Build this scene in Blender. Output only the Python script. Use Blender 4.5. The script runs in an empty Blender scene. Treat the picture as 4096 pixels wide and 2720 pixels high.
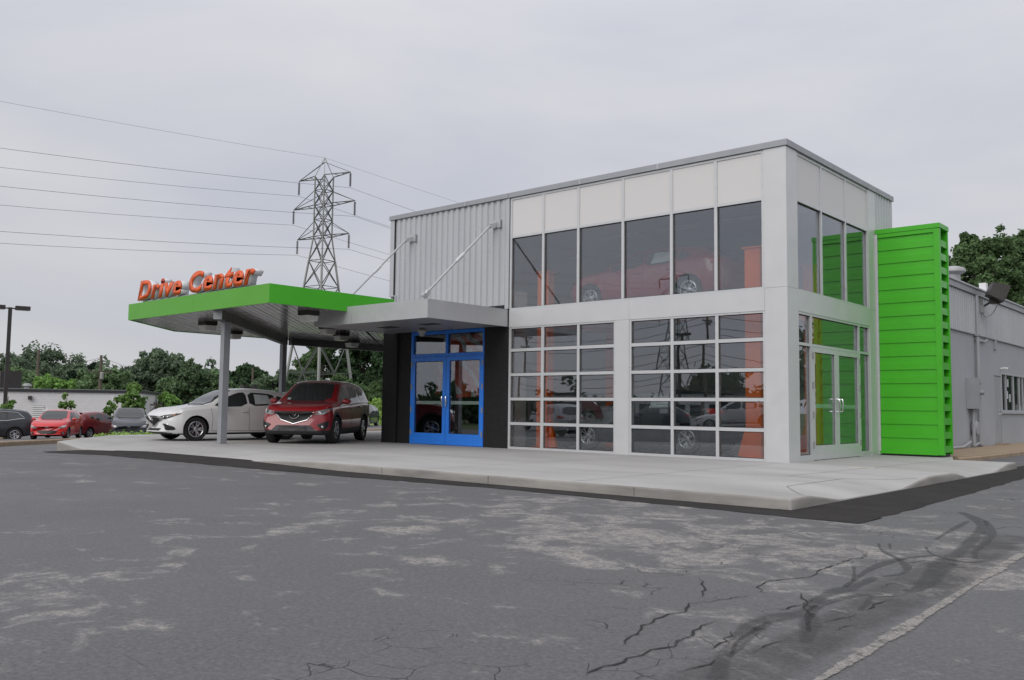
import bpy, bmesh, math, random
from math import sin, cos, pi, radians, atan, atan2, sqrt
from mathutils import Vector, Matrix
from mathutils.bvhtree import BVHTree

sc = bpy.context.scene
col = sc.collection
random.seed(7)

# ------------------------------------------------------------------ camera
CAM = Vector((7.3135, -16.477, 0.9748))
YAW, PITCH, ROLL, FOC = 0.7171, 0.0761, 0.0121, 3586.9   # FOC in pixels of a 4096 wide frame
fwd = Vector((-sin(YAW)*cos(PITCH), cos(YAW)*cos(PITCH), sin(PITCH)))
rgt = Vector((cos(YAW), sin(YAW), 0)); upv = rgt.cross(fwd)
r2 = rgt*cos(ROLL) + upv*sin(ROLL); u2 = -rgt*sin(ROLL) + upv*cos(ROLL)
cd = bpy.data.cameras.new('camera'); cam = bpy.data.objects.new('camera', cd); col.objects.link(cam)
cam.matrix_world = Matrix(((r2.x, u2.x, -fwd.x, CAM.x), (r2.y, u2.y, -fwd.y, CAM.y), (r2.z, u2.z, -fwd.z, CAM.z), (0, 0, 0, 1)))
cd.sensor_width = 36; cd.lens = 36*FOC/4096; cd.clip_start = .1; cd.clip_end = 3000
sc.camera = cam

# ------------------------------------------------------------------ sky, sun, exposure
SUN_EL, SUN_AZ = radians(38), radians(170)     # azimuth the light comes from, from +y clockwise
W = bpy.data.worlds.new('World'); sc.world = W; W.use_nodes = True
nt = W.node_tree; nt.nodes.clear()
def wn(t, **k):
    n = nt.nodes.new(t)
    for a, b in k.items(): setattr(n, a, b)
    return n
out = wn('ShaderNodeOutputWorld'); bg = wn('ShaderNodeBackground')
sky = wn('ShaderNodeTexSky', sky_type='NISHITA', sun_disc=False, sun_elevation=SUN_EL, sun_rotation=SUN_AZ)
tc = wn('ShaderNodeTexCoord'); mp = wn('ShaderNodeMapping'); mp.inputs['Scale'].default_value = (1.0, 1.0, 3.6)
n1 = wn('ShaderNodeTexNoise'); n1.inputs['Scale'].default_value = 2.2; n1.inputs['Detail'].default_value = 6; n1.inputs['Roughness'].default_value = .52
n1.inputs['Distortion'].default_value = .35
cr = wn('ShaderNodeValToRGB'); e = cr.color_ramp.elements
e[0].position = .32; e[0].color = (.510, .524, .585, 1); e[1].position = .68; e[1].color = (.625, .622, .645, 1)
sep = wn('ShaderNodeSeparateXYZ'); mx = wn('ShaderNodeMath', operation='MAXIMUM'); mx.inputs[1].default_value = 0
pw = wn('ShaderNodeMath', operation='POWER'); pw.inputs[1].default_value = 1.6
mu = wn('ShaderNodeMath', operation='MULTIPLY_ADD'); mu.inputs[1].default_value = .95; mu.inputs[2].default_value = 1.0
vm = wn('ShaderNodeVectorMath', operation='SCALE'); vs = wn('ShaderNodeVectorMath', operation='SCALE'); vs.inputs['Scale'].default_value = .1
mix = wn('ShaderNodeMix', data_type='RGBA'); mix.inputs['Factor'].default_value = .92
L = nt.links.new
L(tc.outputs['Generated'], mp.inputs[0]); L(mp.outputs[0], n1.inputs['Vector']); L(n1.outputs[0], cr.inputs[0])
L(tc.outputs['Generated'], sep.inputs[0]); L(sep.outputs['Z'], mx.inputs[0]); L(mx.outputs[0], pw.inputs[0]); L(pw.outputs[0], mu.inputs[0])
L(cr.outputs[0], vm.inputs[0]); L(mu.outputs[0], vm.inputs['Scale'])
L(sky.outputs[0], vs.inputs[0]); L(vs.outputs[0], mix.inputs['A']); L(vm.outputs[0], mix.inputs['B'])
L(mix.outputs['Result'], bg.inputs['Color']); bg.inputs['Strength'].default_value = 1.0; L(bg.outputs[0], out.inputs[0])

sd = bpy.data.lights.new('sun', 'SUN'); sd.energy = 1.5; sd.angle = radians(50); sd.color = (1, .97, .93)
so = bpy.data.objects.new('sun', sd); col.objects.link(so)
sdir = Vector((sin(SUN_AZ)*cos(SUN_EL), cos(SUN_AZ)*cos(SUN_EL), sin(SUN_EL)))
so.rotation_euler = sdir.to_track_quat('Z', 'Y').to_euler(); so.location = (0, 0, 60)
vsn = sc.view_settings; vsn.view_transform = 'Standard'; vsn.look = 'None'; vsn.exposure = 0.0; vsn.gamma = 1.0
sc.render.engine = 'CYCLES'
sc.cycles.max_bounces = 9; sc.cycles.transparent_max_bounces = 16; sc.cycles.caustics_reflective = False; sc.cycles.caustics_refractive = False

# ------------------------------------------------------------------ materials
MATS = {}
class NT:
    def __init__(s, name):
        s.m = bpy.data.materials.new(name); s.m.use_nodes = True; s.t = s.m.node_tree
        s.b = s.t.nodes['Principled BSDF']; s.o = s.t.nodes['Material Output']
        s.tc = s.n('ShaderNodeTexCoord')
    def n(s, t, **k):
        x = s.t.nodes.new(t)
        for a, b in k.items():
            if a[0] == '_': x.inputs[a[1:]].default_value = b
            else: setattr(x, a, b)
        return x
    def l(s, a, b): s.t.links.new(a, b)
    def noise(s, scale, detail=4, vec=None, rough=.55, dist=0, sx=(1, 1, 1)):
        x = s.n('ShaderNodeTexNoise', _Scale=scale, _Detail=detail, _Roughness=rough, _Distortion=dist)
        v = vec or s.tc.outputs['Object']
        if sx != (1, 1, 1):
            m = s.n('ShaderNodeMapping', _Scale=sx); s.l(v, m.inputs[0]); v = m.outputs[0]
        s.l(v, x.inputs['Vector']); return x.outputs[0]
    def ramp(s, f, stops):
        r = s.n('ShaderNodeValToRGB'); e = r.color_ramp.elements
        while len(e) < len(stops): e.new(.5)
        for q, (p, c) in zip(e, stops):
            q.position = p; q.color = (c, c, c, 1) if not hasattr(c, '__len__') else (*c, 1)
        s.l(f, r.inputs[0]); return r.outputs[0]
    def mix(s, f, a, b, mode='MIX'):
        x = s.n('ShaderNodeMix', data_type='RGBA', blend_type=mode)
        for i, v in (('Factor', f), ('A', a), ('B', b)):
            if hasattr(v, 'links'): s.l(v, x.inputs[i])
            elif i == 'Factor': x.inputs[i].default_value = v
            else: x.inputs[i].default_value = (*v, 1)
        return x.outputs['Result']
    def math(s, op, a, b=0, c=0, clamp=False):
        x = s.n('ShaderNodeMath', operation=op, use_clamp=clamp)
        for i, v in enumerate((a, b, c)):
            if hasattr(v, 'links'): s.l(v, x.inputs[i])
            else: x.inputs[i].default_value = v
        return x.outputs[0]
    def bump(s, h, strength=.2, dist=.01):
        x = s.n('ShaderNodeBump', _Strength=strength, _Distance=dist); s.l(h, x.inputs['Height']); s.l(x.outputs[0], s.b.inputs['Normal'])
    def set(s, **k):
        for a, v in k.items():
            i = s.b.inputs[a.replace('_', ' ')]
            if hasattr(v, 'links'): s.l(v, i)
            elif hasattr(v, '__len__') and len(v) == 3: i.default_value = (*v, 1)
            else: i.default_value = v
def mat(name, c, rough=.5, metal=0, var=.06, scale=3, bump=0, bscale=60, coat=0, spec=.5, rvar=.08, sx=(1, 1, 1)):
    N = NT(name)
    nz = N.noise(scale, 5, sx=sx)
    lo = tuple(x*(1-var) for x in c); hi = tuple(min(1, x*(1+var)) for x in c)
    N.set(Base_Color=N.ramp(nz, [(.3, lo), (.7, hi)]), Metallic=metal, Coat_Weight=coat, Coat_Roughness=.03)
    N.b.inputs['Specular IOR Level'].default_value = spec
    N.set(Roughness=N.ramp(N.noise(scale*2.7, 3), [(.3, max(0, rough-rvar)), (.7, min(1, rough+rvar))]))
    if bump: N.bump(N.noise(bscale, 4), bump, .01)
    MATS[name] = N.m; return N.m

mat('silver_panel', (.64, .64, .642), .38, .35, .03, 1.2, spec=.5)
mat('silver_frame', (.62, .625, .63), .35, .4, .03, 4)
mat('silver_dark', (.50, .505, .515), .42, .4, .04, 2)
mat('spandrel', (.66, .645, .635), .35, 0, .006, .6, rvar=.01)
mat('cladding', (.50, .51, .53), .45, .25, .05, 1.5, sx=(1, 1, .2))
mat('coping', (.36, .37, .39), .45, .3, .05, 2)
mat('green', (.066, .46, .018), .36, 0, .05, 1.2)
mat('green_sky_gloss', (.10, .38, .026), .34, 0, .04, .8)  # canopy green made lighter and yellower to paint in the sky gloss
mat('blue', (.028, .22, .82), .35, 0, .05, 2)
mat('black_wall', (.0075, .0075, .0085), .75, 0, .15, 3, bump=.1)
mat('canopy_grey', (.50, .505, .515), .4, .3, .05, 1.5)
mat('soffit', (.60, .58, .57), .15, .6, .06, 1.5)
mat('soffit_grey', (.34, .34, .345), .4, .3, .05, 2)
mat('beam', (.075, .072, .072), .5, 0, .08, 2)
mat('column', (.30, .31, .33), .42, .1, .05, 3)
mat('dark_metal', (.045, .04, .038), .5, .2, .1, 4)
mat('black', (.012, .012, .013), .5, 0, .1, 6)
mat('orange', (.74, .105, .012), .32, 0, .05, 3)
mat('orange_edge', (.50, .035, .006), .3, 0, .05, 3)
mat('letter_side', (.66, .66, .67), .4, .2, .05, 4)
mat('lift_orange', (.80, .13, .005), .4, 0, .08, 3)
mat('galv', (.33, .34, .32), .55, .35, .12, .5)
mat('galv_dark', (.10, .105, .10), .6, .2, .1, 1)
mat('insulator', (.05, .05, .055), .4, 0, .1, 4)
mat('wire', (.05, .05, .055), .6)
mat('wood_pole', (.13, .105, .085), .85, 0, .25, 3, bump=.3, bscale=20, sx=(1, 1, .1))
mat('white_paint', (.72, .71, .70), .6, 0, .04, .6, bump=.05)
mat('roof_black', (.02, .02, .022), .6, 0, .15, 2)
mat('grey_stucco', (.375, .39, .41), .85, 0, .06, .8, bump=.25, bscale=90)
mat('grey_cladding', (.46, .475, .495), .5, .1, .05, 2, sx=(1, 1, .2))
mat('grey_trim', (.36, .37, .39), .5, .1, .06, 2)
mat('rust_metal', (.40, .40, .41), .55, .2, .1, 3)
mat('floor_tile', (.14, .14, .145), .25, 0, .1, 2)
mat('inner_wall', (.42, .43, .45), .8, 0, .04, 1)
mat('ceiling', (.50, .50, .50), .8, 0, .04, 1)
mat('fixture', (.8, .8, .8), .4)
mat('lens_white', (.80, .80, .78), .15, 0, .05, 8)
mat('tan_concrete', (.33, .245, .165), .85, 0, .18, 2.5, bump=.25, bscale=70)
mat('plate_cream', (.50, .47, .40), .6, 0, .1, 5)
mat('chrome', (.75, .75, .76), .12, 1, .03, 5)
mat('rim', (.50, .50, .52), .22, .9, .05, 6)
mat('tyre', (.013, .013, .014), .8, 0, .1, 20)
mat('plastic', (.02, .021, .023), .55, 0, .1, 12)
mat('plastic_grey', (.045, .047, .052), .55, 0, .1, 12)
mat('car_glass', (.030, .035, .036), .04, 0, .05, 3, spec=.8, rvar=.01)
mat('lamp', (.55, .56, .57), .1, .75, .25, 25)
mat('lamp_dark', (.03, .032, .036), .08, .2, .2, 20, spec=.8)
mat('amber', (.75, .22, .03), .15, 0, .1, 20)
mat('tail_red', (.42, .012, .012), .12, 0, .1, 20)
mat('sticker', (.48, .52, .52), .6, 0, .15, 9)
mat('door_tape', (.50, .57, .53), .5, 0, .03, 9)
mat('bark', (.10, .085, .065), .9, 0, .3, 4, bump=.5, bscale=12, sx=(1, 1, .2))
mat('rubber', (.015, .015, .015), .7)
for nme, c in dict(paint_red=(.27, .006, .010), paint_white=(.74, .735, .725), paint_bright_red=(.58, .014, .016), paint_wine=(.20, .010, .016),
                   paint_grey=(.040, .045, .054), paint_navy=(.016, .020, .027), paint_silver=(.36, .37, .38)).items():
    mat(nme, c, .35, .3 if 'silver' in nme else .0, .02, 1, coat=.6 if 'grey' in nme or 'navy' in nme else 1.0, rvar=.03, spec=.4)

def glass(name, tint, ior, rough=0.0):
    N = NT(name); N.t.nodes.remove(N.b)
    tr = N.n('ShaderNodeBsdfTransparent', _Color=(*tint, 1)); gl = N.n('ShaderNodeBsdfGlossy', _Roughness=rough, _Color=(.86, .88, .95, 1))
    lw = N.n('ShaderNodeLayerWeight', _Blend=.5); mx = N.n('ShaderNodeMixShader'); fr = N.math('MULTIPLY_ADD', N.math('POWER', lw.outputs['Facing'], 4.5), 1-ior, ior)
    b = N.n('ShaderNodeBump', _Strength=.035, _Distance=.02); N.l(N.noise(.9, 2), b.inputs['Height'])
    N.l(b.outputs[0], gl.inputs['Normal'])
    N.l(fr, mx.inputs[0]); N.l(tr.outputs[0], mx.inputs[1]); N.l(gl.outputs[0], mx.inputs[2]); N.l(mx.outputs[0], N.o.inputs[0])
    MATS[name] = N.m
glass('glass', (.90, .93, .92), .14)

# leaves
def lerp0(a, b, t): return a+(b-a)*t
def leafmat(name, c):
    N = NT(name)
    g = N.n('ShaderNodeNewGeometry'); rnd = g.outputs['Random Per Island']
    g_ = sum(c)/3; c = tuple(lerp0(x, g_, .18) for x in c); a = tuple(x*1.3 for x in c); b = tuple(x*3.6 for x in c)
    k = N.mix(.5, N.ramp(rnd, [(0, a), (1, b)]), N.ramp(N.noise(.45, 2), [(.35, a), (.65, b)]))
    N.set(Base_Color=k, Roughness=.7); N.b.inputs['Specular IOR Level'].default_value = .2
    tl = N.n('ShaderNodeBsdfTranslucent'); ms = N.n('ShaderNodeMixShader', _Fac=.35)
    N.l(k, tl.inputs[0]); N.l(N.b.outputs[0], ms.inputs[1]); N.l(tl.outputs[0], ms.inputs[2]); N.l(ms.outputs[0], N.o.inputs[0])
    MATS[name] = N.m
leafmat('leaf_dark', (.028, .055, .022)); leafmat('leaf_mid', (.044, .078, .026)); leafmat('leaf_bright', (.085, .165, .028))
leafmat('leaf_grey', (.048, .080, .036)); leafmat('leaf_spruce', (.016, .030, .018)); leafmat('leaf_lime', (.13, .21, .035)); leafmat('leaf_far_haze', (.060, .092, .048))  # the far green is lightened for haze
leafmat('leaf_sapling', (.075, .14, .028)); leafmat('leaf_haze', (.056, .082, .046)); leafmat('leaf_haze_green', (.064, .106, .042))  # wood greens paled and greyed to paint in distance haze

# ------------------------------------------------------------------ mesh helpers
class MB:
    def __init__(s): s.v = []; s.f = []; s.mi = []; s.k = 0
    def add(s, vs, fs):
        o = len(s.v); s.v += [tuple(q) for q in vs]; s.f += [tuple(i+o for i in f) for f in fs]; s.mi += [s.k]*len(fs); return s
    def box(s, x0, y0, z0, x1, y1, z1):
        if x0 > x1: x0, x1 = x1, x0
        if y0 > y1: y0, y1 = y1, y0
        if z0 > z1: z0, z1 = z1, z0
        return s.add([(x0, y0, z0), (x1, y0, z0), (x1, y1, z0), (x0, y1, z0), (x0, y0, z1), (x1, y0, z1), (x1, y1, z1), (x0, y1, z1)],
                     [(0, 3, 2, 1), (4, 5, 6, 7), (0, 1, 5, 4), (1, 2, 6, 5), (2, 3, 7, 6), (3, 0, 4, 7)])
    def prism(s, poly, z0, z1, ax='z'):
        n = len(poly)
        def P(a, b, c): return (a, b, c) if ax == 'z' else ((a, c, b) if ax == 'y' else (c, a, b))
        vs = [P(a, b, z0) for a, b in poly] + [P(a, b, z1) for a, b in poly]
        return s.add(vs, [tuple(range(n))[::-1], tuple(range(n, 2*n))] + [(i, (i+1) % n, n+(i+1) % n, n+i) for i in range(n)])
    def tube(s, pts, r, n=6, cap=True):
        pts = [Vector(q) for q in pts]; rings = []; o = len(s.v)
        rs = r if hasattr(r, '__len__') else [r]*len(pts)
        prev = None
        for i, q in enumerate(pts):
            d = (pts[min(i+1, len(pts)-1)] - pts[max(i-1, 0)])
            d = d.normalized() if d.length > 1e-9 else Vector((0, 0, 1))
            a = d.cross(Vector((0, 0, 1))) if abs(d.z) < .95 else d.cross(Vector((1, 0, 0)))
            if prev is not None:
                a = prev - d*prev.dot(d)
            a.normalize(); prev = a; b = d.cross(a)
            s.v += [tuple(q + (a*cos(2*pi*j/n) + b*sin(2*pi*j/n))*rs[i]) for j in range(n)]
        for i in range(len(pts)-1):
            for j in range(n):
                s.f.append((o+i*n+j, o+i*n+(j+1) % n, o+(i+1)*n+(j+1) % n, o+(i+1)*n+j)); s.mi.append(s.k)
        if cap:
            s.f.append(tuple(o+j for j in range(n))[::-1]); s.mi.append(s.k)
            e = o+(len(pts)-1)*n; s.f.append(tuple(e+j for j in range(n))); s.mi.append(s.k)
        return s
    def bar(s, a, b, w, h=None):
        a = Vector(a); b = Vector(b); h = h or w; d = (b-a).normalized()
        u = d.cross(Vector((0, 0, 1))) if abs(d.z) < .98 else Vector((1, 0, 0)); u.normalize(); v = d.cross(u)
        q = [u*w/2+v*h/2, -u*w/2+v*h/2, -u*w/2-v*h/2, u*w/2-v*h/2]
        return s.add([a+k for k in q]+[b+k for k in q], [(0, 1, 2, 3), (7, 6, 5, 4), (0, 4, 5, 1), (1, 5, 6, 2), (2, 6, 7, 3), (3, 7, 4, 0)])
    def lathe(s, prof, c=(0, 0, 0), n=24, ax='z'):
        o = len(s.v); m = len(prof)
        for j in range(n):
            t = 2*pi*j/n
            for r, h in prof:
                p = (r*cos(t), r*sin(t), h) if ax == 'z' else ((r*cos(t), h, r*sin(t)) if ax == 'y' else (h, r*cos(t), r*sin(t)))
                s.v.append((p[0]+c[0], p[1]+c[1], p[2]+c[2]))
        for j in range(n):
            for i in range(m-1):
                a = o+j*m+i; b = o+((j+1) % n)*m+i
                s.f.append((a, b, b+1, a+1)); s.mi.append(s.k)
        return s
    def mesh(s, name, mats, smooth=False):
        me = bpy.data.meshes.new(name); me.from_pydata(s.v, [], s.f)
        for m in (mats if isinstance(mats, (list, tuple)) else [mats]): me.materials.append(MATS[m] if isinstance(m, str) else m)
        if isinstance(mats, (list, tuple)) and len(mats) > 1: me.polygons.foreach_set('material_index', s.mi)
        me.validate()
        bm = bmesh.new(); bm.from_mesh(me); bmesh.ops.recalc_face_normals(bm, faces=bm.faces[:]); bm.to_mesh(me); bm.free()
        if smooth:
            me.polygons.foreach_set('use_smooth', [True]*len(me.polygons))
            me.set_sharp_from_angle(angle=radians(smooth if smooth is not True else 35))
        me.update(); return me
    def build(s, name, mats, parent=None, smooth=False):
        return link(name, s.mesh(name, mats, smooth), parent)
def link(name, me, parent=None):
    o = bpy.data.objects.new(name, me); col.objects.link(o)
    if parent is not None:
        o.parent = parent
        if parent.type == 'EMPTY' and not parent.get('_local'):
            o.matrix_parent_inverse = Matrix.Translation(-parent.location)
    return o
def tag(o, label=None, cat=None, group=None, kind=None):
    for k, v in (('label', label), ('category', cat), ('group', group), ('kind', kind)):
        if v: o[k] = v
    return o
def thing(name, label, cat, loc=(0, 0, 0), group=None, local=False, rz=0):
    o = bpy.data.objects.new(name, None); col.objects.link(o); o.location = loc; o.rotation_euler = (0, 0, rz); o.empty_display_size = .2
    if local: o['_local'] = 1
    return tag(o, label, cat, group)
def copy_tree(o, parent=None, swap=None):
    c = o.copy(); col.objects.link(c); c.parent = parent
    if parent is not None: c.matrix_parent_inverse = o.matrix_parent_inverse.copy()
    if swap and c.type == 'MESH' and any(m and m.name == swap[0] for m in c.data.materials):
        key = c.data.name+'>'+swap[1]
        me = bpy.data.meshes.get(key)
        if me is None:
            me = c.data.copy(); me.name = key
            for i, m in enumerate(me.materials):
                if m and m.name == swap[0]: me.materials[i] = MATS[swap[1]]
        c.data = me
    for ch in list(o.children): copy_tree(ch, c, swap)
    return c
def bx(name, m, parent, *a): return MB().box(*a).build(name, m, parent)
def struct(name, mb, m, smooth=False, parent=None):
    o = mb.build(name, m, parent, smooth); o['kind'] = 'structure'; return o
# a pixel of the photograph gives a bearing; the distance comes from what the thing stands on
def bearing(sx): return YAW + atan((2048-sx)/FOC)
def spot(sx, d): t = bearing(sx); return Vector((CAM.x-sin(t)*d, CAM.y+cos(t)*d, 0))
def height_at(sx, sy, d): return CAM.z + (1636+(sx-2280)*.01204-sy)/FOC*d*cos(atan((2048-sx)/FOC))
def clip(poly, a, b, c):   # keep a*x+b*y<=c
    o = []
    for i in range(len(poly)):
        p, q = poly[i], poly[(i+1) % len(poly)]; dp = a*p[0]+b*p[1]-c; dq = a*q[0]+b*q[1]-c
        if dp <= 0: o.append(p)
        if dp*dq < 0:
            t = dp/(dp-dq); o.append((p[0]+(q[0]-p[0])*t, p[1]+(q[1]-p[1])*t))
    return o
def lerp(a, b, t): return a+(b-a)*t
def interp(pts, x):
    if x <= pts[0][0]: return pts[0][1]
    for (a, b), (c, d) in zip(pts, pts[1:]):
        if x <= c: return b+(d-b)*(x-a)/(c-a)
    return pts[-1][1]
def sinterp(pts, x):   # monotone cubic through the points
    n = len(pts)
    if x <= pts[0][0]: return pts[0][1]
    if x >= pts[-1][0]: return pts[-1][1]
    for i in range(n-1):
        if x <= pts[i+1][0]: break
    def sl(k): return (pts[k+1][1]-pts[k][1])/(pts[k+1][0]-pts[k][0])
    def tan_(k):
        if k == 0: return sl(0)
        if k == n-1: return sl(n-2)
        a, b = sl(k-1), sl(k); return 0 if a*b <= 0 else 2*a*b/(a+b)
    h = pts[i+1][0]-pts[i][0]; t = (x-pts[i][0])/h; m0 = tan_(i)*h; m1 = tan_(i+1)*h
    return (2*t**3-3*t*t+1)*pts[i][1]+(t**3-2*t*t+t)*m0+(-2*t**3+3*t*t)*pts[i+1][1]+(t**3-t*t)*m1
# ------------------------------------------------------------------ ground
ZA = -.137
def gz(x, y):
    k = interp([(-120, -2.0), (-60, -1.40), (-45, -1.0), (-40, -.83), (-16.5, -.25), (-12, ZA), (0, ZA)], x)
    f = interp([(6, 1), (20, .25), (60, .25)], y)
    z = ZA + (k-ZA)*f
    r = max(0, sqrt(x*x+y*y)-150)
    return z
def sheet(xs, ys, zf, keep=None):
    m = MB(); idx = {}
    for i in range(len(xs)):
        for j in range(len(ys)):
            idx[i, j] = len(m.v); m.v.append((xs[i], ys[j], zf(xs[i], ys[j])))
    for i in range(len(xs)-1):
        for j in range(len(ys)-1):
            if keep and not keep((xs[i]+xs[i+1])/2, (ys[j]+ys[j+1])/2): continue
            m.f.append((idx[i, j], idx[i+1, j], idx[i+1, j+1], idx[i, j+1])); m.mi.append(0)
    return m
def rng(a, b, n): return [a+(b-a)*i/n for i in range(n+1)]
# terrain with grass
N = NT('grass_ground'); N.set(Base_Color=N.ramp(N.noise(.6, 6), [(.3, (.045, .075, .022)), (.7, (.10, .135, .04))]), Roughness=.9); N.bump(N.noise(8, 4), .6, .1); MATS['grass_ground'] = N.m
xs = [-900, -500, -300, -200, -150] + rng(-120, 20, 56) + [40, 80, 150, 300, 600, 900]
ys = [-900, -500, -300, -200, -150] + rng(-120, 120, 80) + [160, 220, 300, 500, 900]
struct('ground', sheet(xs, ys, lambda x, y: gz(x, y)-.08), 'grass_ground', True)
# asphalt
N = NT('asphalt')
ob = N.tc.outputs['Object']
sp = N.n('ShaderNodeSeparateXYZ'); N.l(ob, sp.inputs[0]); X, Y = sp.outputs[0], sp.outputs[1]
base = N.ramp(N.noise(.22, 5, dist=.4), [(.3, (.094, .093, .095)), (.7, (.124, .122, .124))])
fine = N.noise(140, 3); base = N.mix(.5, base, N.ramp(fine, [(.25, (.045, .045, .048)), (.75, (.21, .21, .21))])); spk = N.noise(38, 5, rough=.7); base = N.mix(.35, base, N.ramp(spk, [(.30, (.03, .03, .032)), (.5, (.112, .111, .113)), (.72, (.24, .235, .23))]))
# worn pale patches: long, ragged, where the sealer has rubbed off; thickest between the camera and the slab corner
worn = N.noise(1.7, 12, rough=.70, dist=.5)
area = N.noise(.13, 2)
dx = N.math('SUBTRACT', X, 2.6); dy = N.math('SUBTRACT', Y, -9.6)
d2 = N.math('SQRT', N.math('ADD', N.math('POWER', N.math('MULTIPLY', dx, .17), 2), N.math('POWER', N.math('MULTIPLY', dy, .26), 2)))
near = N.ramp(d2, [(0, 1), (1, 0)])
wv = N.math('ADD', worn, N.math('MULTIPLY_ADD', near, .145, N.math('MULTIPLY_ADD', area, .26, -.15)))
wm = N.ramp(wv, [(.545, 0), (.625, 1)])
wm = N.math('MULTIPLY', N.math('MULTIPLY', wm, N.ramp(N.noise(55, 6, rough=.7), [(.38, .05), (.56, 1)])), N.ramp(N.noise(11, 6, rough=.7), [(.36, .1), (.55, 1)]))
base = N.mix(wm, base, (.34, .315, .29))
# small dark scuffs
sc_ = N.ramp(N.noise(2.6, 8, rough=.75, sx=(.5, 1.6, 1)), [(.66, 0), (.74, 1)])
base = N.mix(N.math('MULTIPLY', sc_, .5), base, (.05, .05, .052))
# cracks, in the strip running past the corner of the slab
wob = N.n('ShaderNodeMix', data_type='VECTOR'); wob.inputs['Factor'].default_value = .22
nz = N.n('ShaderNodeTexNoise', _Scale=1.7, _Detail=6); N.l(ob, nz.inputs[0]); N.l(ob, wob.inputs['A']); N.l(nz.outputs[1], wob.inputs['B'])
vo = N.n('ShaderNodeTexVoronoi', feature='DISTANCE_TO_EDGE', _Scale=4.2); N.l(wob.outputs['Result'], vo.inputs['Vector'])
vo2 = N.n('ShaderNodeTexVoronoi', feature='DISTANCE_TO_EDGE', _Scale=.42); N.l(wob.outputs['Result'], vo2.inputs['Vector'])
band = N.ramp(N.math('ABSOLUTE', N.math('SUBTRACT', X, 4.55)), [(.0, 1), (.16, 0)])   # ramp input 0..1 of metres /10
band = N.ramp(N.math('MULTIPLY', N.math('ABSOLUTE', N.math('SUBTRACT', X, 4.5)), .1), [(.06, 1), (.135, 0)])
brk = N.ramp(N.noise(1.6, 4), [(.50, 0), (.56, 1)])
c1 = N.math('MULTIPLY', N.math('MULTIPLY', N.ramp(vo.outputs[0], [(.003, 1), (.011, 0)]), band), brk)
band2 = N.ramp(N.math('MULTIPLY', N.math('ABSOLUTE', N.math('SUBTRACT', X, 3.6)), .1), [(.12, 1), (.24, 0)])
c2 = N.math('MULTIPLY', N.math('MULTIPLY', N.ramp(vo2.outputs[0], [(.0012, 1), (.0035, 0)]), band2), N.ramp(N.noise(.5, 3), [(.50, 0), (.56, 1)]))
ck = N.math('MAXIMUM', c1, N.math('MULTIPLY', c2, .0))
base = N.mix(N.math('MULTIPLY', ck, .92), base, (.02, .019, .018))
N.set(Base_Color=base, Roughness=N.ramp(N.noise(.7, 4), [(.3, .62), (.7, .82)]))
N.b.inputs['Specular IOR Level'].default_value = .4
hh = N.math('SUBTRACT', N.math('MULTIPLY', fine, .4), N.math('MULTIPLY', ck, 1.5))
N.bump(hh, .5, .012); MATS['asphalt'] = N.m
def akeep(x, y):
    if y > 26 or y < -46: return False
    return -62 < x < 45
xs = rng(-62, -12, 40) + rng(-11, 45, 14); ys = rng(-46, 26, 36)
asp = struct('asphalt_lot', sheet(xs, ys, gz, akeep), 'asphalt', True)
# fresh black asphalt strip along the slab
N = NT('fresh_asphalt'); fn = N.noise(60, 5, rough=.7)
N.set(Base_Color=N.mix(.45, N.ramp(N.noise(2.2, 8, rough=.7), [(.3, (.013, .0115, .011)), (.7, (.048, .042, .039))]), N.ramp(fn, [(.3, (.008, .008, .008)), (.7, (.05, .046, .046))])), Roughness=.92); N.b.inputs['Specular IOR Level'].default_value = .25
N.bump(fn, .6, .01); MATS['fresh_asphalt'] = N.m
m = MB()
edge = [(-16.3, -7.15), (-15.5, -7.42), (-14, -7.55), (-11, -7.58), (-8, -7.52), (-4.4, -7.46), (-1, -7.14), (1, -7.2), (3.98, -7.34)]
xsamp = rng(-16.3, 3.98, 90); random.seed(3)
o0 = len(m.v)
for x in xsamp:
    ye = interp(edge, x)+random.uniform(-.03, .03); yi = -6.65
    lift = interp([(-16.3, 0), (-15, .05), (-8, .05), (-5, .0), (4, 0)], x)
    m.v += [(x, ye, gz(x, ye)+.004), (x, -6.95, gz(x, -6.95)+.008+lift*.6), (x, yi, gz(x, yi)+.012+lift)]
for i in range(len(xsamp)-1):
    for j in range(2): a = o0+i*3+j; m.f.append((a, a+3, a+4, a+1)); m.mi.append(0)
ysamp = rng(-6.8, 9.5, 50); o0 = len(m.v)
for y in ysamp:
    xe = interp([(-7.3, 3.98), (1.1, 3.72), (9.5, 3.7)], y)+random.uniform(-.03, .03)
    m.v += [(2.85, y, ZA+.0125), (xe, y, ZA+.0045)]
for i in range(len(ysamp)-1): a = o0+i*2; m.f.append((a, a+1, a+3, a+2)); m.mi.append(0)
struct('fresh_asphalt_strip', m, 'fresh_asphalt')
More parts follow.
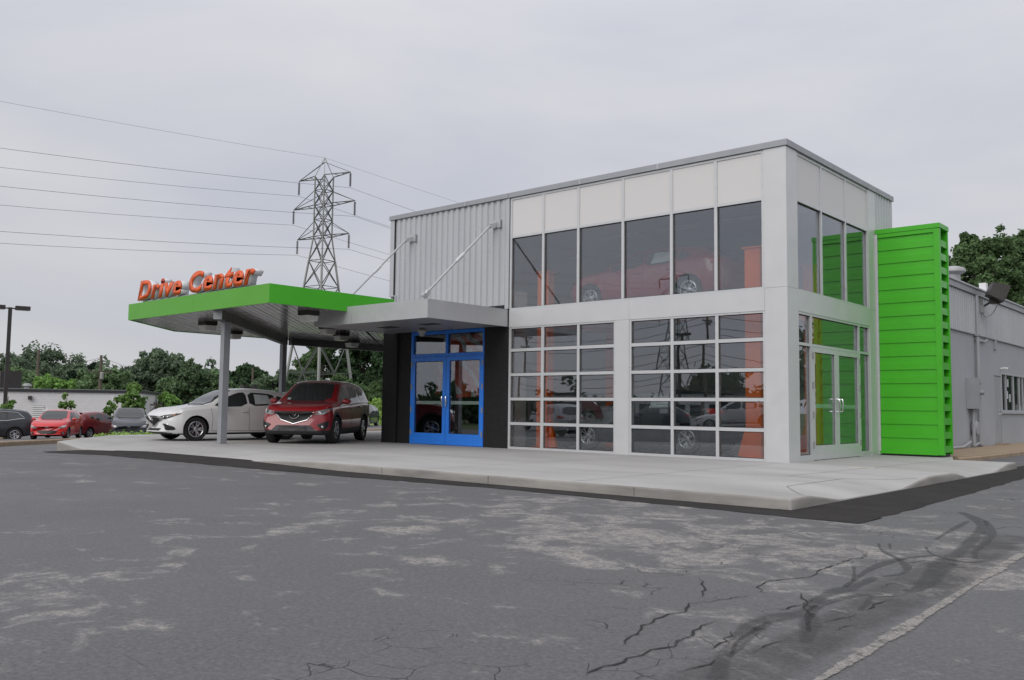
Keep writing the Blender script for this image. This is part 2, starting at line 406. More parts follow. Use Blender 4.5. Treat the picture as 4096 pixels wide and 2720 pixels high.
# concrete slab with dropped kerbs
N = NT('concrete')
st = N.noise(.5, 6, sx=(.35, 1.6, 1)); blot = N.noise(.28, 4)
c = N.mix(.5, N.ramp(st, [(.32, (.27, .26, .25)), (.68, (.52, .505, .495))]), N.ramp(blot, [(.35, (.31, .30, .282)), (.65, (.45, .442, .425))]))
c = N.mix(.18, c, N.ramp(N.noise(90, 3), [(.3, (.2, .2, .19)), (.7, (.65, .65, .64))]))
stn = N.ramp(N.noise(1.1, 8, rough=.7, sx=(.5, 1.3, 1)), [(.60, 0), (.72, 1)]); c = N.mix(N.math('MULTIPLY', stn, .3), c, (.24, .22, .19))
N.set(Base_Color=c, Roughness=.8); N.bump(N.noise(70, 4), .25, .006); MATS['concrete'] = N.m
YF, XR = -6.72, 2.98
def slabz(x, y):
    fx = interp([(-16.5, 0), (-15.2, 1), (-8.2, 1), (-5.6, 0)], x)
    fy = interp([(YF, 1), (YF+1.3, 0)], y)
    z = -.10*fx*fy*interp([(-17, 1.6), (-12, 1.0), (0, 1.0)], x)
    gx = interp([(-6.2, 0), (-5.2, 1), (-2.9, 1), (-1.7, 0), (-.3, 0), (.5, 1), (2.4, 1), (3.4, 0)], y)
    hx = interp([(XR-1.2, 0), (XR, 1)], x)
    return z - .115*gx*hx*hx
m = MB()
poly_left = lambda y: interp([(YF, -16.5), (-5.4, -18.2), (-3.6, -20.3), (0, -20.9), (40, -21.5)], y)
ys = rng(YF, -5.3, 9) + rng(-5.0, 4.1, 30) + [4.14, 4.9, 5.6, 5.64] + rng(6, 22, 8)
NXS = 96; grid = []
for y in ys:
    xl = poly_left(y); xr = interp([(4.11, XR), (4.14, 1.8), (5.6, 1.4), (5.64, -.3)], y)
    row = []
    for i in range(NXS+1):
        t = i/NXS; x = xl+(xr-xl)*t
        row.append(len(m.v)); m.v.append((x, y, slabz(x, y)))
    grid.append(row)
for j in range(len(ys)-1):
    for i in range(NXS): m.f.append((grid[j][i], grid[j][i+1], grid[j+1][i+1], grid[j+1][i])); m.mi.append(0)
def skirt(ids, dx, dy):   # a rounded arris, then the kerb face down into the asphalt
    o = len(m.v)
    for i in ids:
        x, y, z = m.v[i]
        m.v.append((x+dx*.018, y+dy*.018, z-.010)); m.v.append((x+dx*.026, y+dy*.026, z-.03)); m.v.append((x+dx*.028, y+dy*.028, min(z-.05, gz(x, y)-.1)))
    for k in range(len(ids)-1):
        a = [ids[k], o+3*k, o+3*k+1, o+3*k+2]; b = [ids[k+1], o+3*k+3, o+3*k+4, o+3*k+5]
        for q in range(3): m.f.append((a[q], a[q+1], b[q+1], b[q])); m.mi.append(1)
skirt(grid[0], 0, -1); skirt([g[-1] for g in grid if m.v[g[-1]][1] <= 4.11], 1, 0); skirt([g[0] for g in grid], -1, 0)
fa = [i for i in range(len(m.v)) if abs(m.v[i][0]-XR) < 1e-6 and m.v[i][1] < YF-.001]; ra = [i for i in range(len(m.v)) if abs(m.v[i][1]-YF) < 1e-6 and m.v[i][0] > XR+.001]
m.f.append((grid[0][-1], fa[0], ra[0])); m.mi.append(0)
for k in range(2): m.f.append((fa[k], fa[k+1], ra[k+1], ra[k])); m.mi.append(0)
mat('kerb_face', (.27, .255, .235), .9, 0, .28, 1.6, bump=.3, bscale=60, sx=(.6, .6, 2.5))
slab = struct('concrete_slab', m, ['concrete', 'kerb_face'], 60)
# saw cut joints in the slab
mj = MB()
def strip(mb, pts, w, dz, zf):
    o = len(mb.v); P = [Vector((a, b)) for a, b in pts]
    ws = w if hasattr(w, '__len__') else [w]*len(P)
    if not hasattr(mb, 'mask'): mb.mask = []
    mb.mask += [0]*(len(mb.v)-len(mb.mask)); np_ = len(P)
    for i, q in enumerate(P):
        d = (P[min(i+1, len(P)-1)]-P[max(i-1, 0)]).normalized(); n_ = Vector((-d.y, d.x))*ws[i]/2
        en = min(1, i/4, (np_-1-i)/4)
        for s_, k in ((1, 0), (.45, 1), (-.45, 1), (-1, 0)): x, y = q.x+n_.x*s_, q.y+n_.y*s_; mb.v.append((x, y, zf(x, y)+dz)); mb.mask.append(k*en)
    for i in range(len(P)-1):
        for j in range(3): a = o+4*i+j; mb.f.append((a, a+1, a+5, a+4)); mb.mi.append(0)
def masked(name, mb, m, parent):
    me = bpy.data.meshes.new(name); me.from_pydata(mb.v, [], mb.f); me.materials.append(MATS[m])
    at = me.attributes.new('mask', 'FLOAT', 'POINT'); at.data.foreach_set('value', mb.mask); me.update()
    o = link(name, me, parent); o['kind'] = 'structure'; return o
def ragged(N, scale, lo, hi, amp=.9, top=1.0):
    at = N.n('ShaderNodeAttribute', attribute_name='mask')
    f = N.math('MULTIPLY_ADD', N.math('SUBTRACT', N.noise(scale, 8, rough=.75), .5), amp*2, at.outputs['Fac'])
    tr = N.n('ShaderNodeBsdfTransparent'); ms = N.n('ShaderNodeMixShader'); N.l(N.ramp(N.math('MULTIPLY', f, .5), [(lo, 0), (hi, top)]), ms.inputs[0])
    N.l(tr.outputs[0], ms.inputs[1]); N.l(N.b.outputs[0], ms.inputs[2]); N.l(ms.outputs[0], N.o.inputs[0])
def dens(a, b, n=20): return [(lerp(a[0], b[0], i/n), lerp(a[1], b[1], i/n)) for i in range(n+1)]
for x in (-15, -12, -9, -6.1, -3.1, -.1): strip(mj, dens((x, YF+.02), (x, -.1)), .012, .003, slabz)
for a, b in (((-16.9, -3.6), (2.95, -3.4)), ((2.18, -5.0), (2.9, -6.1)), ((2.18, -5.0), (2.18, -3.0)), ((2.18, -3.0), (2.9, -1.95)), ((1.45, -3.35), (1.8, 4.0)), ((.1, -.6), (2.9, -.55)), ((-20.6, 2.2), (-12, 2.2)), ((-18, -5), (-18, 12)), ((-15, 0), (-15, 12))):
    strip(mj, dens(a, b, 40), .012, .003, slabz)
mat('joint', (.20, .195, .185), .9)
struct('slab_joint', mj, 'joint', parent=slab)
bx('cover_plate', 'plate_cream', slab, 1.24, -.36, slabz(1.4, -.2)-.01, 1.68, -.14, .006)
# kerb face joints
mk = MB()
for x in (-3.95, -1.6, .92): mk.box(x-.006, YF-.031, -.14, x+.006, YF-.02, -.012)
struct('kerb_joint', mk, 'joint', parent=slab)
# tar bands sealing cracks, and the pale ragged edge of the resurfaced lane
N = NT('tar'); N.set(Base_Color=N.ramp(N.noise(30, 4), [(.3, (.045, .045, .047)), (.7, (.085, .084, .085))]), Roughness=.7); ragged(N, 7, .18, .62, .8, .62); MATS['tar'] = N.m
N = NT('stain'); N.set(Base_Color=(.055, .053, .052), Roughness=.75); ragged(N, 2.2, .25, .75, 1.1, .5); MATS['stain'] = N.m
N = NT('crack'); N.set(Base_Color=(.018, .017, .016), Roughness=.9); ragged(N, 14, .12, .4, .7, .95); MATS['crack'] = N.m
N = NT('pale_edge'); N.set(Base_Color=N.ramp(N.noise(70, 4), [(.3, (.17, .16, .15)), (.7, (.38, .36, .33))]), Roughness=.9); ragged(N, 9, .30, .50, 1.2, .9); MATS['pale_edge'] = N.m
def gpix(q):    # pixel on the ground sheet near the camera
    sx, sy = 2048+q[0]*.8674, 1700+q[1]*.8674
    d = fwd + r2*((sx-2048)/FOC) + u2*((1360-sy)/FOC); t = (ZA-CAM.z)/d.z; p = CAM+d*t; return (p.x, p.y)
def smooth_path(P, k=3):
    for _ in range(k):
        Q = [P[0]]
        for a, b in zip(P, P[1:]): Q += [(a[0]*.75+b[0]*.25, a[1]*.75+b[1]*.25), (a[0]*.25+b[0]*.75, a[1]*.25+b[1]*.75)]
        P = Q+[P[-1]]
    return P
mt = MB()
tar = [([(945, 1180), (955, 1110), (1010, 1010), (1090, 935), (1190, 890), (1340, 870), (1400, 810), (1480, 770), (1600, 740), (1680, 700)], .10),
       ([(1000, 1080), (1030, 1040), (1080, 980), (1200, 905)], .05), ([(1370, 960), (1360, 900), (1400, 830), (1640, 775), (1660, 800), (1600, 860)], .05),
       ([(1350, 1010), (1370, 950), (1380, 860)], .07), ([(1520, 760), (1650, 660), (1780, 620), (1900, 605), (2000, 600)], .06),
       ([(1690, 545), (1700, 580), (1780, 615), (1830, 660), (1800, 690), (1700, 700)], .045), ([(1740, 545), (1745, 575)], .03), ([(1575, 650), (1580, 690), (1570, 725)], .03),
       ([(1800, 760), (1870, 770), (1950, 690), (1975, 640), (2080, 580), (2180, 470), (2140, 430), (2060, 400)], .13), ([(2180, 440), (2215, 480), (2190, 540), (2130, 580), (2140, 620)], .07),
       ([(1950, 530), (2000, 500), (2110, 440)], .05), ([(2200, 432), (2361, 440)], .03), ([(2230, 480), (2300, 468), (2361, 478)], .03), ([(2260, 510), (2361, 520)], .03),
       ([(2180, 540), (2361, 550)], .03), ([(1905, 560), (1930, 600), (2090, 640), (2200, 625)], .04), ([(1820, 640), (1900, 625), (2000, 640), (2060, 650)], .04)]
for pth, w in tar:
    P = smooth_path([gpix(q) for q in pth]); n = len(P)
    strip(mt, P, [w*1.6*(.5+.5*sin(pi*(i+.5)/n))*(1+.3*sin(i*.21+w*70)+.15*sin(i*.53)) for i in range(n)], .004, gz)
masked('tar_sealed_crack', mt, 'tar', asp)
mt = MB(); random.seed(21)
cracks = [[(340, 1176), (350, 1140), (480, 1105), (610, 1050), (740, 1020), (830, 975), (870, 925), (960, 900)], [(525, 1030), (520, 1000), (575, 965), (590, 930), (690, 885), (800, 860), (830, 825), (1000, 805), (1120, 780)],
          [(490, 1110), (485, 1170)], [(755, 1040), (760, 1000), (790, 985)], [(800, 1060), (830, 1110)], [(1160, 790), (1140, 740), (1200, 720), (1390, 700), (1410, 670), (1500, 640), (1620, 610), (1640, 585)],
          [(740, 1160), (850, 1120), (930, 1100), (940, 1080)], [(870, 1040), (930, 1030), (985, 1000), (1020, 935)], [(1090, 1060), (1180, 1010), (1300, 980)], [(1190, 860), (1260, 850), (1340, 830), (1420, 800)], [(1330, 760), (1340, 790), (1360, 860), (1390, 900)],
          [(1400, 930), (1480, 900), (1560, 890), (1640, 860)], [(1480, 960), (1540, 930), (1620, 925)], [(1120, 950), (1140, 990), (1230, 960)], [(1550, 830), (1640, 850), (1700, 820), (1800, 800)], [(860, 700), (890, 760), (870, 810)], [(1700, 760), (1760, 730), (1850, 760)]]
for pth in cracks:
    P = [gpix(q) for q in pth]; Q = []
    for a, b in zip(P, P[1:]):
        n = max(3, int((Vector(a)-Vector(b)).length/.06)); L_ = (Vector(b)-Vector(a)).length
        for i in range(n): t = i/n; j = min(.02, L_*.07); Q.append((lerp(a[0], b[0], t)+random.uniform(-j, j), lerp(a[1], b[1], t)+random.uniform(-j, j)))
    Q.append(P[-1]); strip(mt, Q, [.0125*random.uniform(.5, 1.8) for _ in Q], .0045, gz)
masked('open_crack', mt, 'crack', asp)
mt = MB()
P = smooth_path([(5.80, -14.5), (5.785, -12.9), (5.75, -11.9), (5.73, -11.2), (5.68, -9.8), (5.62, -8.2), (5.6, -6), (5.55, -3)], 4)
strip(mt, P, [.105*(1+.3*sin(i*.17)+.2*sin(i*.43)) for i in range(len(P))], .005, gz)
for a, b in (((5.25, -12.2), (5.22, -11.9)), ((5.33, -11.6), (5.36, -11.2)), ((5.3, -10.9), (5.42, -10.6)), ((5.0, -12.6), (5.05, -12.4)), ((-1.15, -13.33), (-.66, -13.31))):
    strip(mt, dens(a, b, 6), [.06, .14, .18, .2, .17, .12, .05], .005, gz)
masked('worn_pale_seam', mt, 'pale_edge', asp)
mt = MB()
P = smooth_path([(5.5, -14), (5.5, -12.5), (5.46, -11.3), (5.42, -10), (5.4, -8.6), (5.35, -7)], 3)
strip(mt, P, [.62*(1+.25*sin(i*.3)) for i in range(len(P))], .0035, gz)
masked('dark_stained_strip', mt, 'stain', asp)
# kerbs
def kerb(name, pts, w, h, m_='tan_concrete', zoff=0):
    mb = MB(); P = [Vector(q) for q in smooth_path(pts, 2)]; o = 0
    for i, q in enumerate(P):
        d = (P[min(i+1, len(P)-1)]-P[max(i-1, 0)]).normalized(); n_ = Vector((-d.y, d.x)); z = gz(q.x, q.y)+zoff
        for a, b in ((0, -.2), (0, h-.03), (.03, h), (w-.03, h), (w, h-.03), (w, -.2)): mb.v.append((q.x+n_.x*a, q.y+n_.y*a, z+b))
    for i in range(len(P)-1):
        for j in range(5): a = i*6+j; mb.f.append((a, a+1, a+7, a+6)); mb.mi.append(0)
    mb.f.append((0, 1, 2, 3, 4, 5)); mb.f.append(tuple((len(P)-1)*6+j for j in range(6))); mb.mi += [0, 0]
    return struct(name, mb, m_, 40)
kerb('kerb', [(-21.5, -7.6), (-24, -5.6), (-26, -3.7), (-27.5, -2.3), (-29, -1), (-30.1, .6), (-31.3, 3.4), (-31, 9), (-30, 14.2), (-29.6, 24)][::-1], .3, .16)
# walk beside the grey building
m = MB(); pts = [(0.02, 5.7), (1.5, 6.1), (1.56, 8), (1.55, 12), (1.55, 40), (0.02, 40)]
m.prism(pts, -.3, -.012); struct('side_walk', m, 'tan_concrete')
kerb('side_kerb', [(1.5, 5.75), (1.62, 7), (1.62, 12), (1.62, 26), (1.62, 39)], .14, .115)
# ------------------------------------------------------------------ showroom building
SB = thing('showroom_building', 'silver glass-fronted showroom with ribbed metal box above blue double doors', 'building', (-5, 2.5, 0))
ZB0, ZB1, ZWT, ZTOP = 2.955, 3.375, 6.175, 6.18
def P(n, m, *a): return bx(n, m, SB, *a)
# metal panels, front
P('metal_panel', 'silver_panel', -7.16, 0, ZB0, -3.652, .12, ZB1)
P('metal_panel', 'silver_panel', -3.648, 0, ZB0, -.470, .12, ZB1)
P('metal_panel', 'silver_panel', -4.01, 0, 0, -3.65, .12, ZB0-.003)
def lpan(z0, z1):
    MB().prism([(-.466, 0), (0, 0), (0, .505), (-.12, .505), (-.12, .12), (-.466, .12)], z0, z1).build('corner_panel', 'silver_panel', SB)
lpan(0, 3.395); lpan(3.399, ZTOP)
# side
P('metal_panel', 'silver_panel', -.12, .509, 2.965, 0, 4.466, 3.36)
P('metal_panel', 'silver_panel', -.12, 4.47, 0, -.001, 4.95, 3.36)
P('metal_panel', 'silver_panel', -.12, 4.47, 3.364, -.001, 4.95, 6.18)
# coping
def coping(name, x0, y0, x1, y1, z0=6.185, z1=6.30, d=.03):
    return P(name, 'coping', x0, y0, z0, x1, y1, z1)
P('coping', 'coping', -7.20, -.035, 6.185, .035, .3, 6.305)
P('coping', 'coping', -.26, .3, 6.186, .034, 4.99, 6.304)
for x in (-5.0, -2.9): P('coping_joint', 'silver_dark', x-.02, -.038, 6.183, x+.02, .2, 6.307)
P('coping_joint', 'silver_dark', -.2, 4.52, 6.183, .038, 4.55, 6.307)
# glazing helper: a frame is one mesh, mullions, rails and panes its pieces
RP = random.Random(12)
def tilt(mb, ax):   # no pane sits perfectly true in its frame
    lo = min(v[2] for v in mb.v); hi = max(v[2] for v in mb.v); o_ = 1-ax; l0 = min(v[o_] for v in mb.v); l1 = max(v[o_] for v in mb.v)
    a, b = RP.uniform(-.004, .004), RP.uniform(-.004, .004)
    for i, v in enumerate(mb.v):
        v = list(v); v[ax] += a*((v[2]-lo)/(hi-lo)-.5)+b*((v[o_]-l0)/(l1-l0)-.5); mb.v[i] = tuple(v)
    return mb
def gasket(parent, a0, a1, z0, z1, off, ax):  # black rubber rim that also draws the shadow gap round each pane
    g = MB(); t = .011
    for p0, q0, p1, q1 in ((a0, z0, a1, z0+t), (a0, z1-t*1.3, a1, z1), (a0, z0+t, a0+t, z1-t*1.3), (a1-t, z0+t, a1, z1-t*1.3)):
        if ax == 1: g.box(p0, off, q0, p1, off+.004, q1)
        else: g.box(off, p0, q0, off+.004, p1, q1)
    g.build('gasket', 'rubber', parent)
def pane_f(parent, x0, x1, z0, z1, y=.062, m='glass', name='pane'):
    if m == 'glass': gasket(parent, x0, x1, z0, z1, y-.012, 1)
    return tilt(MB().box(x0-.012, y, z0-.012, x1+.012, y+.012, z1+.012), 1).build(name, m, parent)
def pane_s(parent, y0, y1, z0, z1, x=-.062, m='glass', name='pane'):
    if m == 'glass': gasket(parent, y0, y1, z0, z1, x+.008, 0)
    return tilt(MB().box(x-.012, y0-.012, z0-.012, x, y1+.012, z1+.012), 0).build(name, m, parent)
# upper front window
xs = [-6.11, -5.066, -3.826, -2.584, -1.534]
f = MB(); f.box(-7.16, .012, ZB1, -.47, .10, ZB1+.055); f.box(-7.16, .012, 6.125, -.47, .10, 6.175); f.box(-7.16, .012, ZB1+.056, -7.105, .10, 6.124); f.box(-.525, .012, ZB1+.056, -.47, .10, 6.124)
UW = f.build('upper_window', 'silver_frame', SB)
for x in xs: bx('mullion', 'silver_frame', UW, x-.034, .010, ZB1+.057, x+.034, .101, 6.123)
ed = [-7.105] + xs + [-.525]
for a, b in zip(ed, ed[1:]):
    a2 = a+(.035 if a != ed[0] else 0); b2 = b-(.035 if b != ed[-1] else 0)
    bx('rail', 'silver_frame', UW, a2, .013, 5.165, b2, .10, 5.225)
    pane_f(UW, a2, b2, ZB1+.055, 5.165)
    pane_f(UW, a2, b2, 5.225, 6.125, .03, 'spandrel', 'spandrel_panel')
# sectional glass doors
def rollup(x0, x1, cols):
    f = MB(); f.box(x0, .012, 0, cols[0][0], .10, ZB0-.002); f.box(cols[-1][1], .012, 0, x1, .10, ZB0-.002)
    f.box(cols[0][0], .012, 2.915, cols[-1][1], .10, ZB0-.002); f.box(cols[0][0], .012, .0, cols[-1][1], .10, .052)
    D = f.build('sectional_door', 'silver_frame', SB)
    rows = [(.052, .575), (.645, 1.168), (1.238, 1.758), (1.828, 2.355), (2.428, 2.915)]
    for (a, b), (c, d) in zip(cols, cols[1:]): bx('stile', 'silver_frame', D, b, .018, .053, c, .095, 2.914)
    for (a, b), (c, d) in zip(rows, rows[1:]):
        for x, x2 in cols: bx('rail', 'silver_frame', D, x, .014, b, x2, .094, c)
    for x, x2 in cols:
        for z, z2 in rows: pane_f(D, x, x2, z, z2)
    return D
rollup(-7.165, -4.011, [(-7.10, -6.15), (-6.065, -5.085), (-5.015, -4.06)])
rollup(-3.649, -.467, [(-3.595, -2.61), (-2.54, -1.56), (-1.49, -.515)])
# side upper window
f = MB(); f.box(-.10, .507, 3.362, -.012, 4.468, 3.41); f.box(-.10, .507, 6.12, -.012, 4.468, 6.178); f.box(-.10, .507, 3.411, -.012, .545, 6.119); f.box(-.10, 4.42, 3.411, -.012, 4.468, 6.119)
SW = f.build('side_window', 'silver_frame', SB)
ed = [.545, 1.75, 3.10, 4.42]
for y in ed[1:3]: bx('mullion', 'silver_frame', SW, -.101, y-.03, 3.412, -.010, y+.03, 6.118)
for a, b in zip(ed, ed[1:]):
    a2 = a+(.031 if a != ed[0] else 0); b2 = b-(.031 if b != ed[-1] else 0)
    bx('rail', 'silver_frame', SW, -.10, a2, 5.175, -.013, b2, 5.235)
    pane_s(SW, a2, b2, 3.41, 5.175); pane_s(SW, a2, b2, 5.235, 6.12, -.03, 'spandrel', 'spandrel_panel')
# side storefront with double doors
f = MB(); f.box(-.10, .508, 2.915, -.012, 4.469, 2.963); f.box(-.10, .508, 0, -.012, .545, 2.914); f.box(-.10, 4.40, 0, -.012, 4.469, 2.914)
f.box(-.10, .546, 0, -.012, 1.10, .118); f.box(-.10, 3.84, 0, -.012, 4.399, .118)
SF = f.build('storefront_frame', 'silver_frame', SB)
for a, b in ((1.10, 1.185), (3.765, 3.84)): bx('mullion', 'silver_frame', SF, -.102, a, 0, -.010, b, 2.913)
for a, b in ((.546, 1.099), (1.186, 3.764), (3.841, 4.399)): bx('rail', 'silver_frame', SF, -.10, a, 2.295, -.013, b, 2.352); pane_s(SF, a, b, 2.352, 2.915)
for a, b in ((.546, 1.099), (3.841, 4.399)): pane_s(SF, a, b, .118, 2.295)
def door_s(y0, y1, hy, hs):
    f = MB(); g0, g1 = y0+.09, y1-.13 if hs > 0 else y1-.09
    if hs > 0: g0, g1 = y0+.10, y1-.115
    else: g0, g1 = y0+.115, y1-.10
    f.box(-.075, y0, .012, -.006, g0, 2.29); f.box(-.075, g1, .012, -.006, y1, 2.29); f.box(-.075, g0, .012, -.006, g1, .30); f.box(-.075, g0, 2.19, -.006, g1, 2.29)
    D = f.build('door', 'silver_frame', SB)
    pane_s(D, g0, g1, .30, 2.19, -.035); bx('push_bar', 'door_tape', D, -.09, g0, 1.06, -.065, g1, 1.14)
    MB().tube(smooth_path3([(-.006, hy, .99), (.07, hy, .99), (.07, hy, 1.25), (-.006, hy, 1.25)]), .014, 8).build('pull_handle', 'chrome', D, True)
    hz = y0 if hs > 0 else y1
    for z in (.25, .85, 1.45, 2.05): bx('hinge', 'galv', D, -.008, hz-.018, z, .012, hz+.018, z+.13)
    return D
def smooth_path3(P, k=2):
    P = [Vector(q) for q in P]
    for _ in range(k):
        Q = [P[0]]
        for a, b in zip(P, P[1:]): Q += [a*.85+b*.15, a*.15+b*.85]
        P = Q+[P[-1]]
    return P
door_s(1.19, 2.455, 2.385, 1); door_s(2.462, 3.76, 2.56, -1)
# blue entrance
f = MB(); f.box(-10.69, .02, 0, -10.61, .12, 2.99); f.box(-8.045, .02, 0, -7.975, .12, 2.99); f.box(-10.61, .02, 2.905, -8.045, .12, 2.99); f.box(-10.61, .02, 2.312, -8.045, .12, 2.388); f.box(-9.375, .02, 2.388, -9.30, .12, 2.905)
BF = f.build('entrance_frame', 'blue', SB)
pane_f(BF, -10.61, -9.375, 2.388, 2.905, .07); pane_f(BF, -9.30, -8.045, 2.388, 2.905, .07)
def door_f(x0, x1, g0, g1, hx, hinge):
    f = MB(); f.box(x0, .008, .012, g0, .075, 2.305); f.box(g1, .008, .012, x1, .075, 2.305); f.box(g0, .008, .012, g1, .075, .302); f.box(g0, .008, 2.195, g1, .075, 2.305)
    D = f.build('door', 'blue', SB); pane_f(D, g0, g1, .302, 2.195, .035); bx('push_bar', 'door_tape', D, g0, .07, 1.06, g1, .095, 1.145)
    MB().tube(smooth_path3([(hx, .008, 1.0), (hx, -.07, 1.0), (hx, -.07, 1.26), (hx, .008, 1.26)]), .014, 8).build('pull_handle', 'chrome', D, True)
    for z in (.25, .85, 1.45, 2.05): bx('hinge', 'galv', D, hinge-.02, -.012, z, hinge+.02, .01, z+.14)
door_f(-10.655, -9.332, -10.51, -9.45, -9.40, -10.63); door_f(-9.322, -8.0, -9.20, -8.135, -9.255, -8.025)
bx('lock_case', 'chrome', BF, -9.30, -.02, 1.08, -9.26, .006, 1.16)
# black masonry either side
P('black_pier', 'black_wall', -7.973, .0, 0, -7.172, .25, 3.3)
P('black_pier', 'black_wall', -11.82, .0, 0, -11.24, .25, 3.28)
P('black_pier', 'black_wall', -11.239, .07, 0, -10.692, .25, 3.28)
P('black_wall', 'black_wall', -11.82, .251, 0, -11.6, 8.2, 3.28)
P('black_head', 'black_wall', -10.69, .10, 2.991, -7.974, .25, 3.9)
# ribbed metal box over the entrance
P('backing_wall', 'silver_dark', -11.60, .05, 3.50, -7.2, .15, 6.18)
def ribbed(n, pitch, x0, x1, y, z0, z1, name, m, parent, depth=.034, axis='x', per=5):
    # cladding sheets, each with a few folded ribs
    cnt = int(round((x1-x0)/pitch)); pitch = (x1-x0)/cnt; k = 0
    while k < cnt:
        e_ = min(k+per, cnt); mb = MB(); prof = []
        for q in range(k, e_):
            b = x0+q*pitch
            prof += [(b, 0), (b+pitch*.34, 0), (b+pitch*.44, depth), (b+pitch*.90, depth)]
        prof.append((x0+e_*pitch, 0)); prof[0] = (prof[0][0]-.004, 0)
        for t, dd in prof:
            if axis == 'x': mb.v += [(t, y-dd, z0), (t, y-dd, z1)]
            else: mb.v += [(y+dd, t, z0), (y+dd, t, z1)]
        for i in range(len(prof)-1): a = 2*i; mb.f.append((a, a+2, a+3, a+1)); mb.mi.append(0)
        mb.build(name, m, parent); k = e_
ribbed(0, .206, -11.42, -7.30, .035, 3.52, 6.185, 'ribbed_sheet', 'cladding', SB)
P('corner_trim', 'cladding', -11.61, -.01, 4.04, -11.45, .22, 6.185)
P('corner_trim', 'cladding', -7.30, -.012, 3.42, -7.18, .06, 6.185)
P('edge_strip', 'dark_metal', -11.448, -.004, 3.9, -11.425, .04, 6.185)
P('coping', 'coping', -11.64, -.045, 6.186, -7.205, .3, 6.30)
for x in (-10.1, -8.7): P('coping_joint', 'silver_dark', x-.015, -.048, 6.183, x+.015, .2, 6.303)
P('channel_trim', 'cladding', -11.36, -.035, 3.88, -11.32, .05, 4.05); P('channel_trim', 'cladding', -11.60, -.03, 4.03, -11.36, .05, 4.052)
P('gap_shade', 'black', -11.2, .01, 3.38, -7.31, .05, 3.515)  # black strip painting the shade of the gap below the ribbed sheet
scr = MB(); random.seed(5)
for k in range(20):
    for z in (4.15, 4.9, 5.6):
        if (k+int(z*7)) % 3 == 0: scr.box(-11.42+k*.206+.05, -.006+.035, z, -11.42+k*.206+.066, .04, z+.016)
scr.build('screw_head', 'dark_metal', SB)
# west and rear shell, roof
P('west_wall', 'cladding', -11.60, .22, 3.9, -11.5, 6.1, 6.18)
P('rear_wall', 'grey_cladding', -11.5, 6.08, 0, -.05, 6.16, 6.18)
P('roof', 'roof_black', -11.6, .3, 6.05, -.26, 6.16, 6.12)
ribbed(0, .2, 5.03, 6.16, -.03, 3.0, 6.185, 'ribbed_sheet', 'cladding', SB, .03, 'y', 6)
P('coping', 'coping', -.3, 5.02, 6.19, .03, 6.2, 6.31)
P('corner_trim', 'cladding', -.3, 4.952, 3.0, .004, 5.03, 6.185)
P('east_wall', 'inner_wall', -.16, 4.96, 0, -.06, 6.08, 6.18)
# inside
P('showroom_floor', 'floor_tile', -11.59, .12, .002, -.12, 6.08, .018)
P('inner_ceiling', 'ceiling', -11.5, .15, 5.72, -.13, 6.05, 5.78)
P('inner_wall', 'inner_wall', -11.4, 5.6, .02, -.17, 5.7, 5.72)
P('partition_wall', 'inner_wall', -7.35, .26, .02, -7.22, .75, 3.9)
for i in range(4):
    for j in range(2):
        x = -6.9+i*1.75; bx('strip_light', 'fixture', SB, x, 1.4+j*2, 5.62, x+1.3, 1.55+j*2, 5.70)
# drop sensor camera under the entrance canopy is on the canopy
# ------------------------------------------------------------------ grey entrance canopy with tie rods
EC = thing('entrance_canopy', 'flat grey metal canopy hung by two tie rods over the blue doors', 'canopy', (-9.2, -1.4, 2.97))
X0, X1, Y0, Z0, Z1 = -11.34, -7.19, -2.72, 2.975, 3.40
bx('fascia_panel', 'canopy_grey', EC, X0, Y0, Z0, -9.86, Y0+.05, Z1); bx('fascia_panel', 'canopy_grey', EC, -9.856, Y0, Z0, -9.0, Y0+.05, Z1); bx('fascia_panel', 'canopy_grey', EC, -8.996, Y0, Z0, X1, Y0+.05, Z1)
bx('fascia_panel', 'canopy_grey', EC, X1-.05, Y0+.052, Z0, X1-.001, -.012, Z1); bx('fascia_panel', 'canopy_grey', EC, X0, Y0+.052, Z0, X0+.05, -.05, Z1)
bx('deck', 'canopy_grey', EC, X0+.05, Y0+.05, 3.33, X1-.05, -.05, 3.37)
for k in range(9):
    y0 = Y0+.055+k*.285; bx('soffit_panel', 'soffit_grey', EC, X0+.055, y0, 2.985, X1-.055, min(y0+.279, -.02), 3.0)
for x in (-9.9, -8.4): MB().box(x-.26, -1.65, 2.975, x+.26, -1.35, 2.984).box(x-.20, -1.6, 2.971, x+.20, -1.4, 2.974).build('recessed_light', 'dark_metal', EC)
MB().lathe([(0, 0), (.05, 0), (.09, -.05), (.13, -.06), (.13, -.09), (.07, -.15), (.065, -.21), (0, -.22)], (-9.35, -.85, 2.985), 20).build('motion_sensor', 'galv', EC, True)
